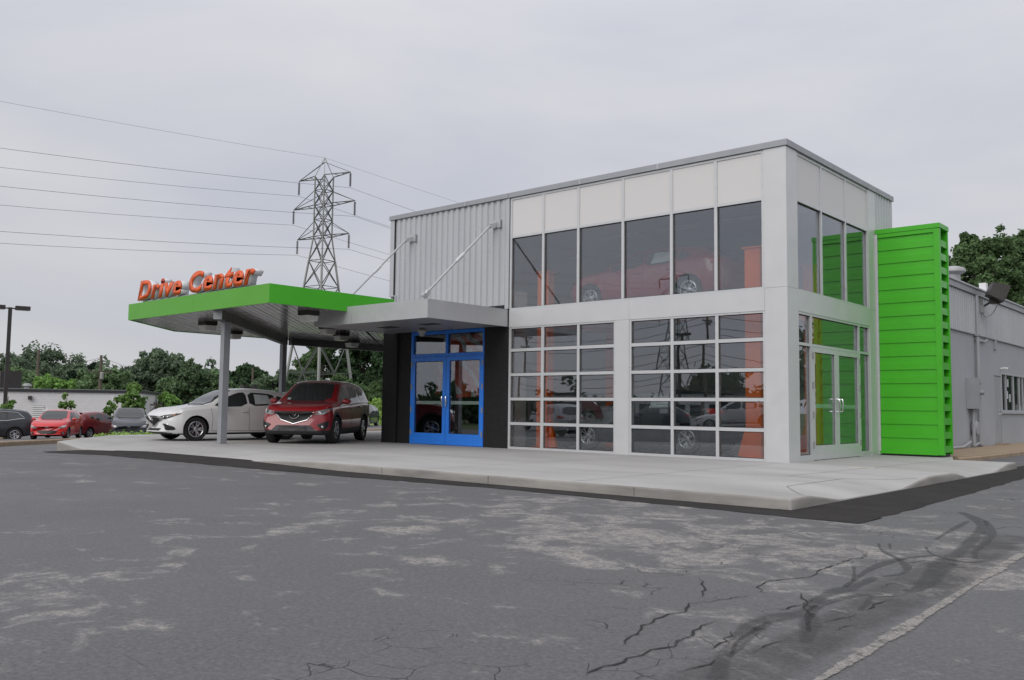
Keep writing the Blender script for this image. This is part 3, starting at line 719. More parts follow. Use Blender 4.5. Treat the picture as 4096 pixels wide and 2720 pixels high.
for xl, yl, xu in ((-10.34, -2.60, -10.70), (-7.44, -2.60, -7.60)):
    lo = Vector((xl, yl, 3.50)); hi = Vector((xu, -.17, 5.57)); d = (hi-lo).normalized()
    m = MB(); m.tube([lo+d*.16, hi-d*.12], .028, 10)
    R_ = m.build('tie_rod', 'silver_dark', EC, True)
    a, b = lo.lerp(hi, .47), lo.lerp(hi, .54)
    MB().tube([a-d*.08, a, b, b+d*.08], [.03, .045, .045, .03], 10).build('turnbuckle', 'silver_frame', R_, True)
    bx('wall_plate', 'silver_dark', EC, xu-.12, -.035, 5.48, xu+.14, .02, 5.68)
    MB().bar(hi-d*.14, hi+Vector((0, .15, 0)), .07, .11).build('clevis', 'silver_frame', R_)
    MB().box(lo.x-.06, lo.y-.08, 3.37, lo.x+.06, lo.y+.08, 3.405).bar(lo-Vector((0, 0, .1)), lo+d*.18, .06, .10).build('base_bracket', 'silver_frame', R_)
    MB().lathe([(0, -.05), (.055, -.05), (.055, .05), (0, .05)], lo, 14, 'x').build('pin', 'silver_dark', R_, True)
# ------------------------------------------------------------------ green drive-through canopy
DC = thing('drive_canopy', 'green fascia drive-through canopy with slatted soffit on slim grey columns', 'canopy', (-14.5, 0, 0))
GZ0, GZ1 = 3.29, 3.73
pl = [(-10.04, -1.20), (-10.04, -4.93), (-17.02, -4.80), (-19.58, -2.06), (-19.5, 9), (-11.84, 9), (-11.84, -1.20)]
for i, (a, b) in enumerate(zip(pl[:5], pl[1:6])):
    A, B = Vector((*a, 0)), Vector((*b, 0)); n = (B-A).normalized(); inn = Vector((n.y, -n.x, 0))
    segs = [(0, .4875), (.4881, 1)] if i == 1 else [(0, 1)]
    for s0, s1 in segs:
        p, q = A.lerp(B, s0), A.lerp(B, s1)
        w = .05; m = MB()
        pi_, qi_ = p+inn*w-n*(0 if s0 else -.02), q+inn*w-n*(.02 if s1 == 1 else 0)
        m.prism([(p.x, p.y), (q.x, q.y), (qi_.x, qi_.y), (pi_.x, pi_.y)], GZ0, GZ1); m.build('fascia_panel', 'green_sky_gloss' if i == 1 else 'green', DC)  # front run takes the green with sky gloss painted in
def inset(poly, d):
    c = [Vector(q) for q in poly]; o = []
    for i in range(len(c)):
        a, b, e_ = c[i-1], c[i], c[(i+1) % len(c)]; n1_ = (b-a).normalized(); n2_ = (e_-b).normalized()
        m1 = Vector((n1_.y, -n1_.x)); m2 = Vector((n2_.y, -n2_.x)); k = (m1+m2); k = k/max(.3, (k.dot(k)/2)); o.append((b.x+k.x*d, b.y+k.y*d))
    return o
ip = inset(pl, .055)
MB().prism(ip, 3.66, 3.70).build('roof_deck', 'coping', DC); MB().prism(ip, 3.335, 3.35).build('soffit_backing', 'dark_metal', DC)
s2 = sqrt(.5); t = -22.0
while t < 3:
    q = clip(clip(ip, s2, s2, t+.138), -s2, -s2, -t)
    if len(q) > 2:
        ar = sum(a[0]*b[1]-b[0]*a[1] for a, b in zip(q, q[1:]+q[:1]))/2
        if abs(ar) > .02:
            zz = random.uniform(-.0025, .0025); MB().prism(q, 3.305+zz, 3.322).build('soffit_plank', 'soffit', DC)
    t += .155
# structure below the soffit: a diagonal beam on two columns and a beam going back
def beam(a, b, name):
    MB().bar((*a, 3.185), (*b, 3.185), .20, .235).build(name, 'beam', DC)
beam((-12.52, -4.72), (-18.85, 1.62), 'beam'); beam((-18.80, 1.80), (-18.72, 8.8), 'beam')
MB().bar((-12.505, -4.735, 3.187), (-12.525, -4.715, 3.187), .205, .24).build('beam_end_plate', 'column', DC)
for x, y in ((-13.0, -4.20), (-18.75, 1.5), (-18.7, 7.8)):
    m = MB(); m.bar((x, y, 0.0), (x, y, 3.065), .17, .17); C_ = m.build('column', 'column', DC)
    bx('base_plate', 'galv', C_, x-.13, y-.13, 0.001, x+.13, y+.13, .018)
for i, (x, y) in enumerate([(-15.63, -3.18), (-17.8, -1.0), (-10.92, -3.2), (-13.72, -.48), (-15.34, 1.28), (-17.55, 3.5)]):
    m = MB(); m.box(x-.19, y-.19, 3.20, x+.19, y+.19, 3.304); LF = m.build('soffit_light', 'dark_metal', DC)
    mm = MB(); a, b = .175, .15
    mm.add([(x-a, y-a, 3.188), (x+a, y-a, 3.188), (x+a, y+a, 3.188), (x-a, y+a, 3.188), (x-b, y-b, 3.05), (x+b, y-b, 3.05), (x+b, y+b, 3.05), (x-b, y+b, 3.05)], [(0, 1, 2, 3), (4, 5, 6, 7), (0, 1, 5, 4), (1, 2, 6, 5), (2, 3, 7, 6), (3, 0, 4, 7)])
    mm.build('lens', 'lens_white', LF)
# ------------------------------------------------------------------ sign letters
SG = thing('channel_letter_sign', 'orange Drive Center letters with silver sides standing on green canopy', 'sign', (-13.7, -4.6, 3.73))
cu = bpy.data.curves.new('t', 'FONT'); cu.body = 'Drive Center'; cu.shear = .22; cu.offset = .045; cu.size = 1; cu.space_character = 1.12; cu.resolution_u = 5
to = bpy.data.objects.new('t', cu); col.objects.link(to)
dg = bpy.context.evaluated_depsgraph_get()
me = bpy.data.meshes.new_from_object(to.evaluated_get(dg)); full = [v.co.copy() for v in me.vertices]
bpy.data.objects.remove(to)
w0, w1 = min(v.x for v in full), max(v.x for v in full); h0 = min(v.y for v in full)
caps = max(v.y for v in full if v.x < w0+.5)
def letter(ch):
    c2 = bpy.data.curves.new('t', 'FONT'); c2.body = ch; c2.shear = .22; c2.offset = .045; c2.size = 1; c2.resolution_u = 5
    o2 = bpy.data.objects.new('t', c2); col.objects.link(o2); dg = bpy.context.evaluated_depsgraph_get()
    q = bpy.data.meshes.new_from_object(o2.evaluated_get(dg)); bpy.data.objects.remove(o2); return q
# split the text mesh into loose letters by glyph advance: build glyph by glyph, measured off the full line
glyphs = []; body = 'Drive Center'
def width(txt):
    c2 = bpy.data.curves.new('t', 'FONT'); c2.body = txt; c2.size = 1; c2.shear = 0; c2.space_character = 1.12
    o2 = bpy.data.objects.new('t', c2); col.objects.link(o2); dg = bpy.context.evaluated_depsgraph_get()
    q = bpy.data.meshes.new_from_object(o2.evaluated_get(dg)); r = (min(v.co.x for v in q.vertices), max(v.co.x for v in q.vertices)) if q.vertices else (0, 0)
    bpy.data.objects.remove(o2); bpy.data.meshes.remove(q); return r
sxx = 5.70/(w1-w0); szz = .53/(caps-h0-.02)
for i, ch in enumerate(body):
    if ch == ' ': continue
    q = letter(ch); a = width(body[:i]+'|')[1]-width('|')[1] if i else 0
    bm = bmesh.new(); bm.from_mesh(q); bmesh.ops.remove_doubles(bm, verts=bm.verts, dist=.0005)
    bmesh.ops.dissolve_limit(bm, angle_limit=radians(3), verts=bm.verts, edges=bm.edges)
    for v in bm.verts: v.co = Vector((-16.59+(v.co.x+a-w0)*sxx, -4.75, 3.795+(v.co.y-h0)*szz))
    face = bm.copy()
    r = bmesh.ops.extrude_face_region(bm, geom=bm.faces[:])
    for v in r['geom']:
        if isinstance(v, bmesh.types.BMVert): v.co.y += .22
    bmesh.ops.recalc_face_normals(bm, faces=bm.faces[:])
    m1_ = bpy.data.meshes.new('letter_can'); bm.to_mesh(m1_); bm.free(); m1_.materials.append(MATS['letter_side'])
    LC = link('letter_can', m1_, SG)
    for v in face.verts: v.co.y -= .02
    r = bmesh.ops.extrude_face_region(face, geom=face.faces[:])
    for v in r['geom']:
        if isinstance(v, bmesh.types.BMVert): v.co.y += .019
    bmesh.ops.recalc_face_normals(face, faces=face.faces[:])
    m2_ = bpy.data.meshes.new('letter_face'); face.to_mesh(m2_); face.free(); m2_.materials.append(MATS['orange']); m2_.materials.append(MATS['orange_edge'])
    for p_ in m2_.polygons: p_.material_index = 0 if p_.normal.y < -.5 else 1
    link('letter_face', m2_, LC)
bx('raceway', 'coping', SG, -16.4, -4.70, 3.71, -10.9, -4.50, 3.79)
# letter seen edge-on on the far side of the box
ES = thing('wall_letter', 'orange faced letter sign seen edge-on on the box end wall', 'sign', (-11.7, .6, 4.3))
ol = [(.35, 4.42), (.7, 4.30), (1.3, 4.62), (1.5, 4.95), (1.45, 5.3), (.9, 5.42), (.5, 5.35), (.33, 5.0)]
MB().prism(ol, -11.82, -11.62, 'x').build('letter_can', 'letter_side', ES); MB().prism([((a-.9)*1.03+.9, (b-4.86)*1.03+4.86) for a, b in ol], -11.845, -11.821, 'x').build('letter_face', 'orange', ES)
# ------------------------------------------------------------------ green ribbed wing wall
GW = thing('wing_wall', 'tall bright green horizontally ribbed metal wing wall beside the glass doors', 'wall', (.7, 5.2, 0))
GY = 4.93; GT = 5.28; gx0, gx1 = .015, 1.415
bx('core', 'green', GW, gx0+.03, GY+.071, .05, gx1-.46, 5.58, GT-.109)
n = 16; pz0 = .10; ph = (GT-.20-pz0)/n
for k in range(n):
    z = pz0+k*ph
    m = MB(); a = ph*.48
    # one folded course: proud lower half with a sloping top, recessed upper half
    m.prism([(GY+.012, z), (GY+.012, z+a), (GY+.03, z+a+.012), (GY+.032, z+ph-.003), (GY+.07, z+ph-.003), (GY+.07, z)], gx0+.03, gx1-.125, 'x')
    m.build('rib_course', 'green', GW)
bx('corner_post', 'green', GW, gx1-.125, GY-.004, .05, gx1, GY+.10, GT-.11)
bx('top_cap', 'green', GW, gx0-.012, GY-.02, GT-.105, gx1+.015, 5.62, GT)
bx('top_flashing', 'green', GW, gx0, GY-.006, GT-.20, gx1-.126, GY+.06, GT-.107)
bx('bottom_flashing', 'green', GW, gx0, GY-.012, .045, gx1-.126, GY+.06, .099)
bx('edge_trim', 'silver_frame', GW, gx0-.018, GY-.01, .02, gx0+.028, GY+.05, GT-.108)
bx('rear_flange', 'green', GW, gx1-.46, 5.54, .05, gx1+.004, 5.60, GT-.108)
bx('slot_back', 'green', GW, gx1-.458, GY+.101, .05, gx1-.44, 5.54, GT-.108); bx('inner_face', 'green', GW, gx1-.44, GY+.071, .05, gx1-.126, GY+.10, GT-.109)
for k in range(n):
    z = pz0+k*ph; bx('rib_end', 'green', GW, gx1-.42, GY+.102, z+.0, gx1-.012, 5.538, z+ph*.48)
bx('plinth', 'black', GW, gx0+.05, GY+.03, 0.0, gx1-.05, 5.55, .046)
# ------------------------------------------------------------------ grey workshop building
GB = thing('workshop_building', 'grey workshop with ribbed upper cladding behind the green wing wall', 'building', (-4, 20, 0))
bx('wall', 'grey_stucco', GB, -9, 6.3, -.2, -.0, 15.70, 3.42); bx('wall', 'grey_stucco', GB, -9, 16.60, -.2, 0, 40, 1.06); bx('wall', 'grey_stucco', GB, -9, 16.60, 2.36, 0, 40, 3.42)
bx('wall', 'grey_stucco', GB, -9, 15.701, 2.23, 0, 16.599, 3.42); bx('wall', 'grey_stucco', GB, -9, 20.4, 1.061, 0, 40, 2.359)
ribbed(0, .2, 6.3, 40, .012, 3.40, 4.60, 'ribbed_sheet', 'grey_cladding', GB, .035, 'y', 6)
bx('backing', 'grey_trim', GB, -9, 6.3, 3.421, .01, 40, 4.62)
bx('fascia', 'grey_trim', GB, -9.0, 6.28, 4.621, .09, 40.05, 4.80); bx('gutter_lip', 'grey_cladding', GB, -.2, 6.27, 4.801, .13, 40.06, 4.85)
bx('roof', 'coping', GB, -9, 6.3, 4.8, -.21, 40, 4.84)
bx('drip_edge', 'grey_trim', GB, .0, 6.3, 3.385, .055, 40, 3.41)
m = MB(); m.tube([(.09, 13.45, 4.60), (.09, 13.45, .05)], .055, 10); m.tube([(.09, 13.45, .06), (.09, 13.62, -.0)], .055, 10); m.build('downpipe', 'grey_trim', GB, True)
for z in (1.9, 3.35): bx('pipe_strap', 'grey_trim', GB, .0, 13.36, z, .16, 13.54, z+.05)
DR = bx('door', 'grey_trim', GB, -.06, 15.72, 0.0, -.02, 16.58, 2.215)
MB().tube([(-.02, 16.42, .98), (.05, 16.42, .98)], .025, 8).build('door_knob', 'chrome', DR, True); MB().tube([(-.02, 16.42, 1.1), (.01, 16.42, 1.1)], .025, 8).build('deadbolt', 'chrome', DR)
bx('step', 'tan_concrete', GB, .02, 15.6, -.02, .2, 16.7, .03)
f = MB(); f.box(-.04, 16.60, 1.06, .02, 20.4, 1.12); f.box(-.04, 16.60, 2.30, .02, 20.4, 2.36); f.box(-.04, 16.6, 1.12, .02, 16.66, 2.3); f.box(-.04, 20.34, 1.12, .02, 20.4, 2.3)
WF = f.build('window', 'grey_cladding', GB)
for y in (17.25, 18.32, 19.2, 19.75): bx('mullion', 'grey_cladding', WF, -.04, y-.03, 1.121, .018, y+.03, 2.299)
ys_ = [16.66, 17.25, 18.32, 19.2, 19.75, 20.34]
for a, b in zip(ys_, ys_[1:]): bx('pane', 'car_glass', WF, -.03, a+.02, 1.12, -.02, b-.02, 2.3)
bx('sill', 'grey_cladding', WF, -.0, 16.58, 1.0, .06, 20.42, 1.058)
for y, z in ((17.4, 1.5), (17.75, 1.4), (17.5, 1.9)): bx('notice', 'sticker', WF, -.019, y, z, -.016, y+.22, z+.26)
EB = bx('electric_panel', 'grey_trim', GB, .001, 12.42, 1.13, .22, 13.02, 2.05)
MB().tube([(.1, 12.7, 1.13), (.1, 12.7, .02)], .05, 8).build('conduit', 'grey_trim', EB, True)
MB().tube([(.1, 12.9, 1.13), (.1, 12.9, .75), (.1, 13.0, .6)], .04, 8).build('conduit', 'grey_trim', EB, True)
MB().lathe([(0, .0), (.22, .0), (.24, .06), (.2, .14), (0, .16)], (.02, 12.95, .55), 20, 'x').build('meter', 'grey_trim', GB, True)
MB().tube([(.0, 13.2, 1.62), (.3, 13.2, 1.62)], .075, 14).build('vent_stub', 'grey_trim', GB, True)
MB().tube([(.06, 10.5, .02), (.1, 11.5, .03), (.09, 12.2, .12), (.09, 12.35, .16)], .04, 8).build('hose_conduit', 'rust_metal', GB, True); MB().tube([(.08, 12.8, .03), (.09, 13.3, .1)], .035, 8).build('hose_conduit', 'rust_metal', GB, True)
MB().tube([(.05, 13.5, 3.22), (.06, 14.4, 3.24), (.06, 14.7, 3.32)], .03, 8).build('conduit', 'rust_metal', GB, True)
bx('scupper', 'grey_trim', GB, .0, 15.75, 3.08, .05, 16.0, 3.38)
MB().tube([(0, 16.6, 2.48), (.12, 16.6, 2.50), (.22, 16.6, 2.47)], [.03, .03, .05], 8).build('camera_lamp', 'fixture', GB, True)
VN = MB(); VN.lathe([(.27, 0), (.27, 1.02), (.30, 1.02), (.44, 1.10), (.44, 1.18), (.40, 1.24), (.2, 1.30), (0, 1.32)], (-1.6, 17.3, 4.84), 24); VN.build('roof_vent', 'rust_metal', GB, True)
bx('roof_box', 'fixture', GB, -.2, 15.0, 4.85, .0, 15.25, 5.18)
# floodlight on a bracket at the eaves
FL = thing('floodlight', 'black box floodlight on bracket at the eaves of the grey workshop', 'floodlight', (.1, 14.8, 4.4))
hd = MB(); hd.add([Vector(q) for q in [(-.2, -.28, -.24), (.2, -.28, -.24), (.2, .28, -.24), (-.2, .28, -.24), (-.26, -.30, .24), (.26, -.30, .24), (.26, .30, .24), (-.26, .30, .24)]], [(0, 3, 2, 1), (4, 5, 6, 7), (0, 1, 5, 4), (1, 2, 6, 5), (2, 3, 7, 6), (3, 0, 4, 7)])
RM = Matrix.Translation((.60, 13.75, 4.70)) @ Matrix.Rotation(radians(25), 4, 'Z') @ Matrix.Rotation(radians(112), 4, 'Y')
hd.v = [tuple(RM @ Vector(q)) for q in hd.v]; hd.build('housing', 'dark_metal', FL)
lz = MB(); lz.box(-.2, -.24, .235, .2, .24, .25); lz.v = [tuple(RM @ Vector(q)) for q in lz.v]; lz.build('lens', 'lens_white', FL)
MB().tube([(.05, 14.4, 4.35), (.25, 14.2, 4.42), (.45, 13.95, 4.5)], .035, 8).build('arm', 'galv_dark', FL, True)
bx('knuckle', 'dark_metal', FL, .36, 13.80, 4.36, .58, 14.02, 4.54)
bx('junction_box', 'rust_metal', FL, .05, 13.98, 4.12, .14, 14.14, 4.34)
MB().tube(smooth_path3([(.1, 14.06, 4.12), (.14, 14.2, 3.98), (.3, 14.45, 4.1), (.45, 14.42, 4.38)]), .014, 6).build('cable', 'galv', FL, True)
m = MB(); 
for k in range(3): m.tube([(.06, 14.0+.14*k, 4.15), (.06, 14.0+.14*k, 4.6)], .014, 6)
m.build('wall_bracket', 'galv', FL)
# ------------------------------------------------------------------ car lift and banner inside
CL = thing('car_lift', 'orange four-post car lift inside the showroom glass', 'car lift', (-4, 2, .02))
for x in (-6.75, -1.12):
    for y in (.92, 3.9):
        s = 1 if x < -4 else -1; m = MB()
        m.prism([(x-.17, y-.12), (x+.17, y-.12), (x+.17, y+.12), (x+.12, y+.12), (x+.12, y-.06), (x+.05, y-.06), (x+.05, y-.02), (x-.05, y-.02), (x-.05, y-.06), (x-.12, y-.06), (x-.12, y+.12), (x-.17, y+.12)], .02, 4.38)
        PO = m.build('post', 'lift_orange', CL)
        bx('cap', 'lift_orange', PO, x-.22, y-.16, 4.381, x+.22, y+.16, 4.41); bx('base_plate', 'lift_orange', PO, x-.25, y-.2, .019, x+.25, y+.25, .035)
        MB().prism([(x+s*.17, .036), (x+s*.40, .036), (x+s*.17, .8)], y-.04, y+.04, 'y').build('gusset', 'lift_orange', PO)
for y in (1.25, 2.9): bx('runway', 'lift_orange', CL, -6.6, y-.02, 3.22, -1.3, y+.5, 3.34)
for x in (-6.75, -1.12): bx('cross_beam', 'lift_orange', CL, x-.08, 1.04, 3.05, x+.08, 3.78, 3.21)
N = NT('banner')
w1_ = N.n('ShaderNodeTexWave', wave_type='BANDS', bands_direction='DIAGONAL', _Scale=1.3, _Distortion=5.0, _Detail=2)
N.l(N.tc.outputs['Object'], w1_.inputs[0])
k1 = N.ramp(w1_.outputs[1], [(.52, 0), (.56, 1)]); k2 = N.ramp(N.noise(2.2, 1), [(.46, 0), (.5, 1)])
N.set(Base_Color=N.mix(N.math('MULTIPLY', k1, k2), (.75, .075, .01), (.75, .75, .75)), Roughness=.5); MATS['banner'] = N.m
BN = thing('stand_in_banner', 'orange and white banner added inside the blue doors for the orange pattern in their glass', 'banner', (-10, 1.2, 1.2))  # added behind the glass, stands in for the orange pattern in it
m = MB(); m.prism([(x_-1.2, z_) for x_, z_ in [(-9.75, 1.3), (-9.62, 2.3), (-9.45, 2.9), (-7.8, 3.0), (-7.7, 1.3), (-8.9, 1.25), (-9.0, 1.9), (-9.25, 2.2), (-9.5, 2.05), (-9.6, 1.35)]], 1.2, 1.24, 'y'); m.build('cloth', 'banner', BN)
MB().tube([(-10.6, 1.22, 2.88), (-10.6, 1.22, 5.7)], .008, 5).tube([(-9.1, 1.22, 2.98), (-9.1, 1.22, 5.7)], .008, 5).build('cord', 'black', BN)
# ------------------------------------------------------------------ cars (local: +x forward, y left, z up, origin on the ground between the axles)
WHEELS = {}
def wheel_meshes(R, rimr, w, style):
    key = (R, rimr, w, style)
    if key in WHEELS: return WHEELS[key]
    t = MB(); h = w/2
    t.lathe([(rimr-.012, -h*.72), (rimr+.01, -h*.9), (R*.93, -h), (R*.99, -h*.8), (R, -h*.55), (R, h*.55), (R*.99, h*.8), (R*.93, h), (rimr+.01, h*.9), (rimr-.012, h*.72)], n=36, ax='y')
    tm = t.mesh('wheel', 'tyre', 40)
    r = MB()
    r.lathe([(rimr-.01, -h*.8), (rimr, h*.86), (rimr-.018, h*.9), (rimr-.03, h*.8), (rimr-.035, -h*.6)], n=36, ax='y')
    r.k = 1; r.lathe([(0, h*.15), (rimr-.03, h*.15)], n=24, ax='y'); r.k = 0
    ns = {'v5': 5, 'y7': 7, 's5': 5}[style]
    for i in range(ns):
        a = 2*pi*i/ns+.3
        offs = (-.17, .17) if style != 's5' else (0,)
        for o_ in offs:
            a0, a1 = a+o_*.35, a+o_*1.25
            hw = .017 if style != 's5' else .045
            def pt(rad, ang, side, y): 
                return (rad*cos(ang)-side*sin(ang)*hw*(1.25 if rad < rimr*.5 else .9), y, rad*sin(ang)+side*cos(ang)*hw*(1.25 if rad < rimr*.5 else .9))
            vs = [pt(.035, a0, s, y) for s in (-1, 1) for y in (h*.25, h*.72)] + [pt(rimr-.02, a1, s, y) for s in (-1, 1) for y in (h*.3, h*.84)]
            r.add(vs, [(0, 1, 3, 2), (4, 6, 7, 5), (1, 5, 7, 3), (0, 2, 6, 4), (0, 4, 5, 1), (2, 3, 7, 6)])
    r.lathe([(0, h*.80), (.04, h*.80), (.065, h*.72), (.07, h*.3)], n=16, ax='y')
    rm = r.mesh('rim', ['rim', 'black'], 35)
    WHEELS[key] = (tm, rm); return WHEELS[key]

def car_body(S):
    """closed loft of rounded cross sections, with wheel arches cut out"""
    L0, L1 = S['rear'], S['front']; W2 = S['W']/2; H = S['H']; top = S['top']; belt = S['belt']; bot = S['bot']
    n = 96; xs = []
    for i in range(n+1):
        t = i/n; xs.append(lerp(L0, L1, t))
    # denser at both ends
    ends = [.004, .012, .025, .045, .075, .11, .15]
    xs = sorted(set([L0+e_ for e_ in ends]+[L1-e_ for e_ in ends]+[x for x in xs if L0+.17 < x < L1-.17]+[L0, L1]))
    rings = []
    for x in xs:
        zt = sinterp(top, x); zb = sinterp(bot, x); zs = min(sinterp(belt, x), zt-.035)
        pf = 1.0
        df = (x-(L1-S['nosel']))/S['nosel']
        if df > 0: pf = 1-S['nosew']*df**2.4
        dr = ((L0+S['taill'])-x)/S['taill']
        if dr > 0: pf = 1-S['tailw']*dr**2.4
        e_ = min(x-L0, L1-x); er = .15
        q = 1.0 if e_ >= er else sqrt(max(0, 1-((er-e_)/er)**2)); sq = lerp(.80, 1, q); sh = lerp(.70, 1, q)
        w = W2*pf*(1-(1-sq)*.6)
        zc = (zt+zb)/2
        zt_, zb_, zs_ = zc+(zt-zc)*lerp(.86, 1, q), zc+(zb-zc)*lerp(.8, 1, q), zc+(zs-zc)*lerp(.86, 1, q)
        g = max(0, min(1, (zt_-zs_)/(H-S['belt0'])))
        wr = w*lerp(.90, S['roofw'], min(1, g*1.05))
        wsh = w*lerp(.93, .985, min(1, g*4))*lerp(1, .985, g)
        mid = lerp(zb_, zs_, .52)
        sec = [(0, zb_), (w*.6, zb_), (w*.90, zb_+.005), (w*.965, zb_+.09), (w*1.0, mid-.05), (w*.998, mid+.10), (wsh*1.0, zs_-.045), (wsh*.985, zs_)]
        gh = zt_-zs_
        if g < .10:
            sec += [(wsh*.955, zs_+gh*.35), (lerp(wsh, wr, .5), zs_+gh*.55), (wr*.84, zs_+gh*.82), (wr*.5, zt_-gh*.06), (0, zt_)]
        else:
            sec += [(lerp(wsh, wr, .10), zs_+gh*.12), (lerp(wsh, wr, .55), zs_+gh*.52), (lerp(wsh, wr, .93), zs_+gh*.86), (wr*.86, zt_-gh*.035), (wr*.45, zt_-.004), (0, zt_)][-6:]
            sec = sec[:8]+[sec[8], sec[9], sec[10], sec[11], sec[13]] if len(sec) == 14 else sec
        # chaikin keeping the end points
        for _ in range(2):
            Q = [sec[0]]
            for a, b in zip(sec, sec[1:]): Q += [(a[0]*.75+b[0]*.25, a[1]*.75+b[1]*.25), (a[0]*.25+b[0]*.75, a[1]*.25+b[1]*.75)]
            sec = Q[:1]+Q[1:]+[sec[-1]]
        ring = []
        lean = S.get('lean', .10)
        for y, z in sec:
            k = max(0, 1-(L1-x)/.55)
            xx = x-k*lean*max(0, (z-.5)/.35)**1.6 - k*S.get('lean2', .06)*max(0, (.42-z)/.2)**1.5 - k*S.get('plan', .22)*(abs(y)/W2)**2.6
            k2 = max(0, 1-(x-L0)/.45)
            xx += k2*.06*max(0, (.42-z)/.2)+k2*S.get('rplan', .14)*(abs(y)/W2)**2.6
            ring.append((xx, y, z))
        rings.append(ring)
    m = MB(); cnt = len(rings[0]); full = []
    for ring in rings:
        o = len(m.v); m.v += ring + [(x, -y, z) for x, y, z in ring[-2:0:-1]]; full.append([o+i for i in range(2*cnt-2)])
    N_ = 2*cnt-2
    for a, b in zip(full, full[1:]):
        for i in range(N_): m.f.append((a[i], a[(i+1) % N_], b[(i+1) % N_], b[i])); m.mi.append(0)
    m.f.append(tuple(full[0])); m.f.append(tuple(full[-1])); m.mi += [0, 0]
    me = m.mesh('body', ['plastic']); o = bpy.data.objects.new('tmp', me); col.objects.link(o)
    cut = MB()
    for wx in (S['wb']/2, -S['wb']/2):
        for s in (1, -1):
            y0, y1 = s*(W2-.30), s*(W2+.2)
            cut.lathe([(0.001, min(y0, y1)), (S['R']*S.get('arch', 1.13), min(y0, y1)), (S['R']*S.get('arch', 1.13), max(y0, y1)), (0.001, max(y0, y1))], (wx, 0, S['R']+.01), 40, 'y')
    cm = cut.mesh('cut', 'plastic'); bm = bmesh.new(); bm.from_mesh(cm); bmesh.ops.remove_doubles(bm, verts=bm.verts, dist=.003); bmesh.ops.recalc_face_normals(bm, faces=bm.faces[:]); bm.to_mesh(cm); bm.free()
    co = bpy.data.objects.new('cut', cm); col.objects.link(co)
    md = o.modifiers.new('b', 'BOOLEAN'); md.object = co; md.operation = 'DIFFERENCE'; md.solver = 'EXACT'
    dg = bpy.context.evaluated_depsgraph_get(); r = bpy.data.meshes.new_from_object(o.evaluated_get(dg))
    bpy.data.objects.remove(o); bpy.data.objects.remove(co)
    return r

